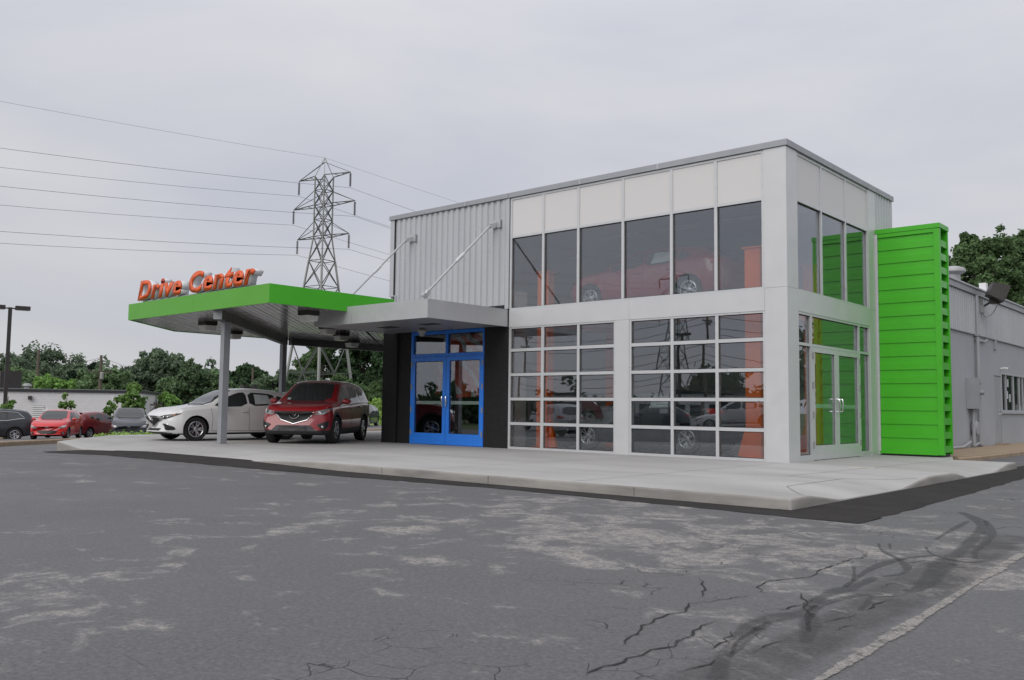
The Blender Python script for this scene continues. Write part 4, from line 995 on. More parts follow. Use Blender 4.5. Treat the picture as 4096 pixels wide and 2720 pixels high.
def chaik(P, k=1):
    for _ in range(k):
        Q = []
        for a, b in zip(P, P[1:]+P[:1]): Q += [(a[0]*.8+b[0]*.2, a[1]*.8+b[1]*.2), (a[0]*.2+b[0]*.8, a[1]*.2+b[1]*.8)]
        P = Q
    return P
class Car:
    def __init__(s, S, paint, label, loc, rz, group=None, cat='car', name='parked_car'):
        s.S = S; key = S['key']
        s.root = thing(name, label, cat, loc, group, True, rz); s.paint = paint
        me = car_body(S); s.bvh = BVHTree.FromPolygons([v.co for v in me.vertices], [tuple(p.vertices) for p in me.polygons])
        me.materials.clear(); me.materials.append(MATS[paint]); me.materials.append(MATS['plastic']); me.materials.append(MATS['black'])
        W2 = S['W']/2; zsill = S.get('sill', .30); zlow = S.get('low', .0)
        for p_ in me.polygons:
            c = p_.center; k = 0
            for wx in (S['wb']/2, -S['wb']/2):
                d = sqrt((c.x-wx)**2+(c.z-S['R']-.01)**2)
                if d < S['R']*S.get('arch', 1.13)+.004 and abs(c.y) < W2-.03 and abs(c.y) > W2-.31: k = 2
                if S.get('clad') and d < S['R']*S.get('arch', 1.13)+S['clad'] and abs(c.y) > W2*.8 and c.z < S['R']*2.4 and k == 0: k = 1
            if k == 0 and c.z < zsill and abs(c.x) < S['wb']/2: k = 1
            if k == 0 and c.z < zlow: k = 1
            if abs(p_.normal.z) > .8 and c.z < .4: k = 2
            p_.material_index = k
        me.polygons.foreach_set('use_smooth', [True]*len(me.polygons)); me.set_sharp_from_angle(angle=radians(38)); me.name = 'body'
        s.body = link('body', me, s.root)
        tm, rm = wheel_meshes(S['R'], S['rim'], S.get('tw', .215), S.get('style', 'v5'))
        for wx in (S['wb']/2, -S['wb']/2):
            for sd_ in (1, -1):
                o = link('wheel', tm, s.root); o.location = (wx, sd_*(W2-.125), S['R']); o.rotation_euler = (0, random.random(), 0 if sd_ > 0 else pi)
                link('rim', rm, o)
    def hit(s, a, b, ax):
        big = 6
        if ax == 'f': o, d = Vector((big, a, b)), Vector((-1, 0, 0))
        elif ax == 'r': o, d = Vector((-big, a, b)), Vector((1, 0, 0))
        elif ax == 't': o, d = Vector((a, b, big)), Vector((0, 0, -1))
        elif ax == 'l': o, d = Vector((a, big, b)), Vector((0, -1, 0))
        else: o, d = Vector((a, -big, b)), Vector((0, 1, 0))
        q = s.bvh.ray_cast(o, d)
        return (q[0], q[1]) if q[0] is not None else (None, None)
    def decal(s, name, poly, ax, m, off=.006, parent=None, cell=.05):
        if ax in 'fr': off += .008; cell = min(cell, .03)
        bm = bmesh.new(); vs = [bm.verts.new((a, b, 0)) for a, b in poly]
        try: bm.faces.new(vs)
        except Exception: bm.free(); return None
        # cut along a grid so the patch can follow the body
        A = [q[0] for q in poly]; B = [q[1] for q in poly]
        for lo, hi, nrm in ((min(A), max(A), (1, 0, 0)), (min(B), max(B), (0, 1, 0))):
            k = max(1, int((hi-lo)/cell))
            for i in range(1, k):
                c = lo+(hi-lo)*i/k; co = (c, 0, 0) if nrm[0] else (0, c, 0)
                bmesh.ops.bisect_plane(bm, geom=bm.verts[:]+bm.edges[:]+bm.faces[:], plane_co=co, plane_no=nrm)
        bd = {v for e_ in bm.edges if e_.is_boundary for v in e_.verts}
        bad = []
        for v in bm.verts:
            p, n_ = s.hit(v.co.x, v.co.y, ax)
            if p is None: bad.append(v); continue
            v.co = p + n_*(off if v not in bd else off*.7)
        if bad: bmesh.ops.delete(bm, geom=bad, context='VERTS')
        # rim folded into the body
        be = [e_ for e_ in bm.edges if e_.is_boundary]
        if be:
            r = bmesh.ops.extrude_edge_only(bm, edges=be)
            cen = s.S.get('cen', Vector((0, 0, .7)))
            for v in [g for g in r['geom'] if isinstance(g, bmesh.types.BMVert)]:
                q = s.bvh.find_nearest(v.co); 
                if q[0] is not None: v.co = q[0]-q[1]*.01
        bmesh.ops.recalc_face_normals(bm, faces=bm.faces[:])
        me = bpy.data.meshes.new(name); bm.to_mesh(me); bm.free(); me.materials.append(MATS[m])
        me.polygons.foreach_set('use_smooth', [True]*len(me.polygons)); me.set_sharp_from_angle(angle=radians(50))
        return link(name, me, parent or s.root)
    def both(s, name, poly, m, off=.006, cell=.06, parent=None):
        return [s.decal(name, poly, a, m, off, parent, cell) for a in 'lr_'[:1]+'R']
    def sym(s, name, poly, m, off=.006, cell=.04, ax='f'):
        a = s.decal(name, poly, ax, m, off, None, cell); b = s.decal(name, [(-y, z) for y, z in poly][::-1], ax, m, off, None, cell); return a, b
    def line(s, name, pts, ax, m, r, off=.0, parent=None, sub=10, n=5):
        P_ = []
        for a, b in zip(pts, pts[1:]):
            for i in range(sub):
                t = i/sub; p, q = s.hit(lerp(a[0], b[0], t), lerp(a[1], b[1], t), ax)
                if p is not None: P_.append(p+q*off)
        p, q = s.hit(*pts[-1], ax)
        if p is not None: P_.append(p+q*off)
        if len(P_) < 2: return
        return MB().tube(P_, r, n).build(name, m, parent or s.root, True)
    def emblem(s, z, w, ax='f', y=0, parent=None):
        p, n_ = s.hit(y, z, ax)
        if p is None: return
        m = MB(); h = w*.82; U = Vector((0, 1, 0)); n_ = Vector((n_.x, 0, n_.z)).normalized(); V_ = U.cross(n_); V_ = V_ if V_.z > 0 else -V_
        pt_ = lambda a, b: p+n_*.034+U*a+V_*b
        ring = [pt_(w/2*cos(t), h/2*sin(t)) for t in [2*pi*i/28 for i in range(29)]]
        m.tube(ring, w*.07, 6, False)
        wing = [(-.44, .10), (-.30, .22), (-.12, .05), (0, -.14), (.12, .05), (.30, .22), (.44, .10)]
        m.tube([pt_(a*w, b*w) for a, b in wing], [w*.04, w*.075, w*.07, w*.055, w*.07, w*.075, w*.04], 6)
        m.build('emblem', 'chrome', parent or s.root, True)
    def mirror(s, x, z, m, col2='plastic', size=1.0):
        for sg in (1, -1):
            p, n_ = s.hit(x, z, 'l' if sg > 0 else 'R'); y = (abs(p.y) if p is not None else s.S['W']/2*.9)
            prof = MB(); k = 8; rows = []
            for i in range(k+1):
                t = i/k; yy = y+.05+.21*t*size; r_ = (sin(pi*min(1, .12+t*.86)))**.5
                rows.append([(x+.03-.05*t+(.085*size)*r_*cos(a)*(1.0 if cos(a) > 0 else .35), sg*yy, z+.045+.075*size*r_*sin(a)) for a in [2*pi*j/12 for j in range(12)]])
            for r_ in rows: prof.v += r_
            for i in range(k):
                for j in range(12): a = i*12+j; b = i*12+(j+1) % 12; prof.f.append((a, b, b+12, a+12)); prof.mi.append(0)
            prof.f.append(tuple(range(12))); prof.f.append(tuple(k*12+j for j in range(12))); prof.mi += [0, 0]
            MO = prof.build('mirror', m, s.root, 60)
            MB().bar((x, sg*(y-.03), z-.01), (x+.01, sg*(y+.10), z+.02), .06, .03).build('mirror_arm', col2, MO)
    def side_glass(s, polys, cell=.07):
        for pl_ in polys:
            for ax in 'lR': s.decal('side_window', pl_, ax, 'car_glass', .004, None, cell)
    def seams(s, lines):
        for ln in lines:
            for ax in 'lR': s.line('door_seam', ln, ax, 'black', .004, 0.0, None, 12, 4)
    def handles(s, pts):
        for x, z in pts:
            for ax in 'lR':
                p, n_ = s.hit(x, z, ax)
                if p is not None:
                    m = MB(); q = p+n_*.028; m.tube([q+Vector((-.10, 0, 0))-n_*.024, q+Vector((-.075, 0, 0)), q+Vector((.075, 0, .004)), q+Vector((.10, 0, .004))-n_*.024], .014, 6); m.build('door_handle', s.paint, s.root, True)
# ---- body types
SUV = dict(key='suv', W=1.84, H=1.70, front=2.24, rear=-2.30, wb=2.70, R=.358, rim=.225, roofw=.70, belt0=1.06, sill=.42, low=.36, clad=.065, tailw=.10, taill=.6, nosew=.07, nosel=.8, lean=.07, plan=.30, arch=1.12, tw=.225,
           top=[(-2.30, .95), (-2.24, 1.08), (-2.05, 1.40), (-1.85, 1.58), (-1.5, 1.645), (-.7, 1.70), (-.1, 1.695), (.30, 1.63), (.75, 1.36), (1.18, 1.10), (1.45, 1.055), (1.85, 1.005), (2.08, .955), (2.19, .91), (2.24, .84)],
           belt=[(-2.30, 1.06), (-1.5, 1.06), (0, 1.00), (1.1, .965), (1.6, .94), (2.24, .84)], bot=[(-2.30, .38), (-2.1, .30), (-1.3, .22), (1.3, .21), (2.0, .24), (2.24, .30)])
HATCH = dict(key='hatch', W=1.795, H=1.455, front=2.28, rear=-2.14, wb=2.70, R=.318, rim=.215, roofw=.66, belt0=.93, sill=.22, tailw=.12, taill=.6, nosew=.10, nosel=.9, lean=.07, plan=.42, arch=1.13, tw=.21,
             top=[(-2.14, .80), (-2.09, .98), (-1.95, 1.10), (-1.55, 1.33), (-1.1, 1.41), (-.4, 1.455), (.1, 1.43), (.55, 1.25), (.98, .99), (1.25, .945), (1.7, .89), (2.05, .82), (2.20, .75), (2.28, .66)],
             belt=[(-2.14, .98), (-1.5, .98), (0, .915), (.9, .86), (1.5, .81), (2.28, .66)], bot=[(-2.14, .34), (-1.9, .24), (-1.2, .17), (1.2, .16), (2.0, .17), (2.28, .21)])
SMALL = dict(key='small', W=1.70, H=1.475, front=1.95, rear=-1.95, wb=2.49, R=.298, rim=.195, roofw=.68, belt0=.95, sill=.20, tailw=.10, taill=.5, nosew=.08, nosel=.7, lean=.07, plan=.36, tw=.195, style='s5',
             top=[(-1.95, .80), (-1.90, 1.0), (-1.75, 1.25), (-1.55, 1.38), (-1.0, 1.455), (-.4, 1.475), (.05, 1.44), (.5, 1.24), (.93, 1.0), (1.2, .95), (1.6, .875), (1.82, .80), (1.95, .69)],
             belt=[(-1.95, .98), (-1.2, .98), (0, .92), (.9, .87), (1.4, .82), (1.95, .65)], bot=[(-1.95, .34), (-1.7, .24), (-1.1, .17), (1.1, .16), (1.75, .18), (1.95, .22)])
VAN = dict(key='van', W=1.75, H=1.615, front=2.28, rear=-2.30, wb=2.75, R=.315, rim=.21, roofw=.72, belt0=1.0, sill=.22, tailw=.08, taill=.5, nosew=.08, nosel=.8, lean=.08, plan=.36, tw=.205,
           top=[(-2.30, .90), (-2.26, 1.1), (-2.15, 1.38), (-2.0, 1.52), (-1.4, 1.59), (-.5, 1.615), (.15, 1.59), (.6, 1.40), (1.15, 1.08), (1.4, 1.02), (1.85, .925), (2.12, .83), (2.28, .70)],
           belt=[(-2.30, 1.04), (-1.3, 1.03), (0, .98), (1.1, .92), (1.6, .86), (2.28, .66)], bot=[(-2.30, .34), (-2.1, .26), (-1.3, .19), (1.3, .18), (2.05, .19), (2.28, .24)])
# ---- red suv under the canopy
def suv(paint, label, loc, rz, lights=True, **k):
    c = Car(SUV, paint, label, loc, rz, **k)
    ws = c.decal('windshield', chaik([(-.64, 1.105), (.64, 1.105), (.545, 1.55), (.44, 1.60), (-.44, 1.60), (-.545, 1.55)], 1), 'f', 'car_glass', .004, cell=.06)
    c.decal('rear_window', chaik([(-.60, 1.16), (.60, 1.16), (.50, 1.53), (-.50, 1.53)], 1), 'r', 'car_glass', .004, cell=.06)
    c.side_glass([chaik([(.02, 1.055), (.98, 1.035), (.30, 1.52), (.02, 1.545)], 1), chaik([(-.95, 1.10), (-.05, 1.055), (-.05, 1.55), (-.90, 1.53)], 1), chaik([(-1.72, 1.22), (-1.02, 1.11), (-1.0, 1.51), (-1.40, 1.46)], 1)])
    c.seams([[(1.02, .98), (.95, .45)], [(-.02, 1.02), (-.02, .44)], [(-1.05, 1.06), (-1.0, .75), (-.86, .50)]]); c.handles([(.12, .93), (-.88, .96)])
    gp = [(-.50, .835), (.50, .835), (.46, .76), (.34, .62), (.0, .525), (-.34, .62), (-.46, .76)]
    gr = c.decal('grille', gp, 'f', 'plastic', .004, cell=.05)
    for z in [.57+.038*i for i in range(7)]:
        hw = interp([(.525, .02), (.62, .33), (.76, .45), (.835, .49)], z); c.line('grille_bar', [(-hw, z), (hw, z)], 'f', 'plastic_grey', .006, .014, gr, 14, 4)
    c.line('grille_trim', [(-.53, .83), (-.47, .75), (-.34, .61), (0, .512), (.34, .61), (.47, .75), (.53, .83)], 'f', 'chrome', .010, .018, gr, 8, 6)
    c.line('grille_top_bar', [(-.48, .80), (.48, .80)], 'f', 'plastic', .02, .014, gr, 14, 6)
    c.emblem(.735, .23)
    hp = chaik([(.50, .80), (.56, .755), (.70, .745), (.83, .80), (.875, .90), (.86, .925), (.74, .885), (.60, .85)], 1)
    for sg in (1, -1):
        q = hp if sg > 0 else [(-y, z) for y, z in hp][::-1]
        hl = c.decal('headlight', q, 'f', 'lamp', .006, cell=.04)
        am = [(.775, .815), (.83, .82), (.865, .895), (.80, .875)]; am = am if sg > 0 else [(-y, z) for y, z in am][::-1]
        c.decal('indicator', am, 'f', 'amber', .009, hl, .04)
        p, n_ = c.hit(sg*.69, .81, 'f')
        if p is not None:
            m = MB(); R_ = [(p.x+.012, p.y+.05*cos(t), p.z+.05*sin(t)) for t in [2*pi*i/18 for i in range(19)]]; m.tube(R_, .013, 6, False); m.build('lamp_ring', 'chrome', hl, True)
            MB().lathe([(0, .018), (.03, .012), (.045, 0)], p, 14, 'x').build('projector', 'lamp_dark', hl, True)
        fp = [(.60, .50), (.86, .60), (.845, .44), (.77, .385), (.69, .40)]; fp = fp if sg > 0 else [(-y, z) for y, z in fp][::-1]
        fg = c.decal('fog_lamp_recess', fp, 'f', 'black', .005, cell=.05)
        p, n_ = c.hit(sg*.735, .445, 'f')
        if p is not None: MB().lathe([(0, .022), (.025, .018), (.042, 0)], p, 14, 'x').build('fog_lamp', 'lamp', fg, True)
    lb = c.decal('lower_bumper', [(-.72, .28), (.72, .28), (.70, .35), (.56, .36), (.45, .47), (.40, .48), (-.40, .48), (-.45, .47), (-.56, .36), (-.70, .35)], 'f', 'plastic_grey', .012, cell=.05)
    c.decal('intake', [(-.38, .35), (.38, .35), (.35, .455), (-.35, .455)], 'f', 'black', .018, lb, .06)
    for z in (.385, .42): c.line('intake_bar', [(-.36, z), (.36, z)], 'f', 'plastic', .006, .022, lb, 10, 4)
    c.mirror(.86, 1.06, paint, size=1.05)
    for sg in (1, -1): q = [(.52, .98), (.86, .98), (.84, 1.10), (.60, 1.08)]; q = q if sg > 0 else [(-y, z) for y, z in q][::-1]; c.decal('tail_light', q, 'r', 'tail_red', .008, cell=.06)
    c.line('wiper', [(-.55, 1.115), (0, 1.125), (.5, 1.11)], 'f', 'black', .01, .012, ws)
    c.decal('window_sticker', [(-.55, 1.13), (-.46, 1.13), (-.47, 1.19), (-.56, 1.19)], 'f', 'sticker', .008, ws); c.decal('visor_label', [(-.12, 1.525), (.04, 1.53), (.04, 1.555), (-.12, 1.55)], 'f', 'sticker', .008, ws)
    return c
red = suv('paint_red', 'dark red SUV parked facing out under the canopy', (-13.154, -1.107, .0), radians(-54.6))
# ---- white hatchback
def hatch(paint, label, loc, rz, **k):
    c = Car(HATCH, paint, label, loc, rz, **k)
    ws = c.decal('windshield', chaik([(-.66, .97), (.66, .97), (.53, 1.35), (.42, 1.395), (-.42, 1.395), (-.53, 1.35)], 1), 'f', 'car_glass', .004, cell=.06)
    c.decal('rear_window', chaik([(-.56, 1.10), (.56, 1.10), (.44, 1.33), (-.44, 1.33)], 1), 'r', 'car_glass', .004, cell=.06)
    c.side_glass([chaik([(-.13, .945), (.90, .91), (.55, 1.14), (.12, 1.315), (-.13, 1.335)], 1), chaik([(-1.0, .985), (-.19, .95), (-.19, 1.338), (-.80, 1.31), (-1.0, 1.26)], 1), chaik([(-1.42, 1.08), (-1.06, 1.0), (-1.05, 1.25), (-1.2, 1.22)], 1)])
    c.seams([[(.95, .88), (.90, .60), (.92, .28)], [(-.16, .91), (-.18, .28)], [(-1.03, .95), (-.98, .70), (-.86, .50), (-.80, .28)], [(.92, .27), (-.8, .27)]]); c.handles([(-.02, .79), (-.88, .82)])
    gp = chaik([(-.36, .665), (.36, .665), (.40, .62), (.30, .47), (.16, .39), (0, .375), (-.16, .39), (-.30, .47), (-.40, .62)], 1)
    gr = c.decal('grille', gp, 'f', 'black', .004, cell=.05)
    for z in (.43, .485, .54, .595, .645): 
        hw = interp([(.38, .1), (.47, .28), (.62, .38), (.665, .35)], z); c.line('grille_bar', [(-hw, z), (hw, z)], 'f', 'plastic_grey', .008, .014, gr, 12, 4)
    c.line('grille_trim', [(-.42, .66), (-.40, .61), (-.30, .46), (-.16, .38), (0, .362), (.16, .38), (.30, .46), (.40, .61), (.42, .66)], 'f', 'silver_dark' if 'white' in paint else 'chrome', .012, .016, gr, 6, 6)
    c.emblem(.625, .18)
    hp = chaik([(.43, .62), (.56, .575), (.70, .60), (.83, .70), (.86, .745), (.66, .70), (.50, .665)], 1)
    for sg in (1, -1):
        fl = lambda P_: P_ if sg > 0 else [(-y, z) for y, z in P_][::-1]
        hl = c.decal('headlight', fl(hp), 'f', 'lamp_dark', .006, cell=.04)
        for y_ in (.57, .67):
            p, n_ = c.hit(sg*y_, .635, 'f')
            if p is not None: MB().lathe([(0, .014), (.022, .012), (.034, -.002)], p, 12, 'x').build('projector', 'lamp', hl, True)
        c.decal('indicator', fl([(.74, .655), (.82, .71), (.84, .735), (.76, .70)]), 'f', 'amber', .009, hl, .04)
        fg = c.decal('fog_lamp_recess', fl(chaik([(.52, .44), (.58, .455), (.80, .40), (.82, .30), (.62, .29)], 1)), 'f', 'black', .005, cell=.05)
        c.line('fog_trim', [(sg*.50, .445), (sg*.58, .465), (sg*.72, .445)], 'f', 'chrome', .014, .016, fg, 6, 6)
        c.decal('tail_light', fl([(.45, .90), (.84, .88), (.84, 1.0), (.60, .99)]), 'r', 'tail_red', .008, cell=.06)
    c.decal('intake', [(-.42, .275), (.42, .275), (.40, .335), (-.40, .335)], 'f', 'black', .006, cell=.06)
    c.line('lip', [(-.72, .215), (.72, .215)], 'f', 'plastic', .012, .0, None, 16, 6)
    sp_ = MB(); sp_.add([(-1.45, -.52, 1.36), (-1.45, .52, 1.36), (-1.78, -.50, 1.35), (-1.78, .50, 1.35), (-1.45, -.52, 1.33), (-1.45, .52, 1.33), (-1.78, -.50, 1.325), (-1.78, .50, 1.325)], [(0, 1, 3, 2), (4, 6, 7, 5), (2, 3, 7, 6), (0, 2, 6, 4), (1, 5, 7, 3), (0, 4, 5, 1)]); sp_.build('spoiler', paint, c.root)
    c.mirror(.62, .93, paint); c.line('wiper', [(-.55, .985), (0, .99), (.5, .98)], 'f', 'black', .01, .012, ws)
    for ax in 'lR': c.decal('window_sticker', [(-.86, 1.02), (-.36, 1.0), (-.38, 1.28), (-.80, 1.26)], ax, 'sticker', .009, None, .1)
    return c
wh = hatch('paint_white', 'white hatchback parked behind the grey canopy column', (-15.648, -2.394, 0), radians(-95.4))
# ---- small hatchback seen from the front / rear
def small(paint, label, loc, rz, **k):
    c = Car(SMALL, paint, label, loc, rz, **k)
    ws = c.decal('windshield', chaik([(-.62, .985), (.62, .985), (.53, 1.36), (.43, 1.40), (-.43, 1.40), (-.53, 1.36)], 1), 'f', 'car_glass', .004, cell=.06)
    c.decal('rear_window', chaik([(-.55, 1.02), (.55, 1.02), (.46, 1.34), (-.46, 1.34)], 1), 'r', 'car_glass', .004, cell=.06)
    c.side_glass([chaik([(-.10, .95), (.82, .92), (.48, 1.16), (.08, 1.335), (-.10, 1.35)], 1), chaik([(-.80, 1.0), (-.16, .955), (-.16, 1.355), (-.70, 1.33)], 1), chaik([(-1.22, 1.12), (-.86, 1.02), (-.80, 1.31), (-1.08, 1.27)], 1)])
    c.seams([[(.86, .88), (.80, .28)], [(-.13, .92), (-.14, .28)], [(-.85, .96), (-.72, .55), (-.66, .28)]]); c.handles([(0, .81), (-.72, .84)])
    gr = c.decal('grille', chaik([(-.48, .46), (.48, .46), (.42, .36), (.28, .29), (-.28, .29), (-.42, .36)], 1), 'f', 'black', .005, cell=.05)
    c.line('upper_slot', [(-.33, .60), (-.1, .575), (.1, .575), (.33, .60)], 'f', 'black', .012, .0, None, 6)
    c.emblem(.61, .18)
    for sg in (1, -1):
        fl = lambda P_: P_ if sg > 0 else [(-y, z) for y, z in P_][::-1]
        hl = c.decal('headlight', fl(chaik([(.44, .58), (.62, .56), (.76, .62), (.79, .72), (.70, .70), (.56, .645)], 1)), 'f', 'lamp', .006, cell=.05)
        fg = c.decal('fog_lamp_recess', fl(chaik([(.60, .36), (.72, .41), (.75, .35), (.70, .28), (.62, .30)], 1)), 'f', 'plastic', .005, cell=.05)
        p, n_ = c.hit(sg*.68, .335, 'f')
        if p is not None: MB().lathe([(0, .015), (.03, .01), (.04, 0)], p, 12, 'x').build('fog_lamp', 'lamp', fg, True)
        c.decal('tail_light', fl(chaik([(.46, .86), (.80, .88), (.80, .96), (.62, .98)], 1)), 'r', 'tail_red', .008, cell=.05)
    c.decal('rear_valance', [(-.6, .27), (.6, .27), (.58, .42), (-.58, .42)], 'r', 'plastic', .006, cell=.08)
    MB().box(-1.82, -.5, 1.37, -1.5, .5, 1.40).build('spoiler', 'plastic' if 'wine' in paint else paint, c.root)
    c.mirror(.62, .95, paint, size=.9); c.line('wiper', [(-.5, 1.0), (0, 1.0), (.45, .995)], 'f', 'black', .01, .012, ws)
    c.decal('visor_label', [(-.08, 1.33), (.08, 1.33), (.08, 1.355), (-.08, 1.355)], 'f', 'sticker', .008, ws)
    return c
small('paint_bright_red', 'bright red small hatchback parked nose to the kerb at left', (-39.63, 2.668, gz(-39.6, 2.7)), radians(-35.8), group='cars parked along the kerb')
small('paint_wine', 'wine red small hatchback seen from behind between bright red car and grey minivan', (-43.0, 6.0, gz(-43.0, 6.0)), radians(116), group='cars parked along the kerb')
# ---- grey minivan
def van(paint, label, loc, rz, **k):
    c = Car(VAN, paint, label, loc, rz, **k)
    ws = c.decal('windshield', chaik([(-.66, 1.06), (.66, 1.06), (.57, 1.48), (.47, 1.53), (-.47, 1.53), (-.57, 1.48)], 1), 'f', 'car_glass', .004, cell=.06)
    c.side_glass([chaik([(.0, 1.01), (1.0, .97), (.60, 1.28), (.22, 1.46), (.0, 1.48)], 1), chaik([(-1.0, 1.05), (-.06, 1.01), (-.06, 1.485), (-1.0, 1.46)], 1), chaik([(-1.8, 1.12), (-1.07, 1.06), (-1.07, 1.455), (-1.7, 1.40)], 1)])
    c.seams([[(1.02, .92), (.98, .28)], [(-.03, .98), (-.03, .28)], [(-1.03, 1.0), (-1.03, .5)]]); c.handles([(.1, .86), (-.9, .88)])
    gr = c.decal('grille', chaik([(-.50, .50), (.50, .50), (.42, .44), (-.42, .44)], 1), 'f', 'black', .005, cell=.05)
    li = c.decal('intake', chaik([(-.60, .46), (-.46, .42), (.46, .42), (.60, .46), (.44, .27), (-.44, .27)], 1), 'f', 'plastic', .005, cell=.05)
    c.line('smile_trim', [(-.56, .53), (-.40, .45), (.40, .45), (.56, .53)], 'f', 'plastic_grey', .014, .008, gr, 8)
    c.emblem(.61, .18)
    for sg in (1, -1):
        fl = lambda P_: P_ if sg > 0 else [(-y, z) for y, z in P_][::-1]
        hl = c.decal('headlight', fl(chaik([(.50, .60), (.66, .565), (.78, .60), (.83, .70), (.80, .74), (.64, .68)], 1)), 'f', 'lamp', .006, cell=.05)
        c.decal('indicator', fl([(.74, .62), (.80, .65), (.82, .70), (.76, .68)]), 'f', 'amber', .009, hl, .05)
        c.line('corner_trim', [(sg*.50, .26), (sg*.62, .34), (sg*.68, .44)], 'f', 'silver_dark', .008, .006, None, 6)
    c.mirror(.80, 1.02, 'plastic', size=.95); c.line('wiper', [(-.55, 1.075), (0, 1.08), (.5, 1.07)], 'f', 'black', .01, .012, ws)
    c.decal('visor_label', [(-.08, 1.45), (.08, 1.45), (.08, 1.475), (-.08, 1.475)], 'f', 'sticker', .008, ws)
    return c
van('paint_grey', 'dark grey minivan parked nose-on beside the white hatchback', (-39.2, 6.2, gz(-39.2, 6.2)-.02), radians(-27), group='cars parked along the kerb')
# ---- dark suv at the left edge, and another behind the red suv
c = suv('paint_navy', 'dark blue-grey SUV at the far left edge with chrome window trim', (-44.3, .95, gz(-44.3, .95)-.08), radians(-109), group='cars parked along the kerb')
for ax in 'lR': c.line('window_trim', [(1.0, 1.02), (.0, 1.04), (-1.0, 1.09), (-1.78, 1.21), (-1.45, 1.49), (-1.0, 1.54), (0, 1.58)], ax, 'chrome', .014, .004, None, 8)
hatch('paint_grey', 'dark grey car glimpsed behind the red SUV tail', (-38.9, 21.5, gz(-38.9, 21.5)), radians(-52), group='cars parked along the kerb')
# ---- inside the showroom
hatch('paint_red', 'red car raised on the orange lift behind the upper glass', (-4.15, 1.95, 3.345), radians(180), name='showroom_car', group='cars in the showroom')
hatch('paint_navy', 'dark car on the showroom floor under the raised red car', (-4.2, 1.95, .02), radians(180), name='showroom_car', group='cars in the showroom')
# ---- cars across the lot that the glass reflects
suv('paint_silver', 'silver SUV across the lot reflected in the left sectional door', (-21.0, -19.2, gz(-21, -19.2)), radians(-150), group='cars reflected in the glass')
hatch('paint_grey', 'dark hatchback across the lot reflected in the middle of the glass', (-18.8, -25, gz(-18.8, -25)), radians(150), group='cars reflected in the glass')
hatch('paint_white', 'white hatchback across the lot reflected in the right sectional door', (-15.5, -28.5, gz(-15.5, -28.5)), radians(160), group='cars reflected in the glass')
suv('paint_navy', 'dark SUV across the lot reflected beside the orange post', (-10.5, -31, gz(-10.5, -31)), radians(155), group='cars reflected in the glass')
small('paint_silver', 'small silver hatchback across the lot reflected in the blue doors', (-30.5, -13.5, gz(-30.5, -13.5)), radians(-120), group='cars reflected in the glass')
# ------------------------------------------------------------------ trees
def leaf_blob(mb, c, r, n, size, rnd, flat=1.0):
    """a loose spray of leaves: dense towards the upper shell, ragged outside, gaps inside"""
    subs = [(Vector((rnd.gauss(0, .42), rnd.gauss(0, .42), rnd.gauss(0, .36))), rnd.uniform(.25, .5)) for _ in range(9)]
    for i in range(n):
        sc_, sr = subs[i % 9]
        d = Vector((rnd.gauss(0, 1), rnd.gauss(0, 1), rnd.gauss(.15, 1))).normalized(); k = sr*(rnd.random()**.45)*(1.35 if rnd.random() < .1 else 1)
        q = (sc_+d*k)*r; p = Vector(c)+Vector((q.x, q.y, q.z*flat))
        n_ = (d*.5+Vector((rnd.uniform(-1, 1), rnd.uniform(-1, 1), rnd.uniform(-.2, 1)))).normalized()
        u = n_.orthogonal().normalized(); u = Matrix.Rotation(rnd.uniform(0, 6.28), 3, n_) @ u; v = n_.cross(u); s = size*rnd.uniform(.5, 1.2)
        o = len(mb.v); mb.v += [tuple(p+u*s), tuple(p+v*s*.62), tuple(p-u*s*.95), tuple(p-v*s*.58)]; mb.f.append((o, o+1, o+2, o+3)); mb.mi.append(0)
def raw(mb, name, m):
    me = bpy.data.meshes.new(name); me.from_pydata(mb.v, [], mb.f); me.materials.append(MATS[m]); me.update(); return me
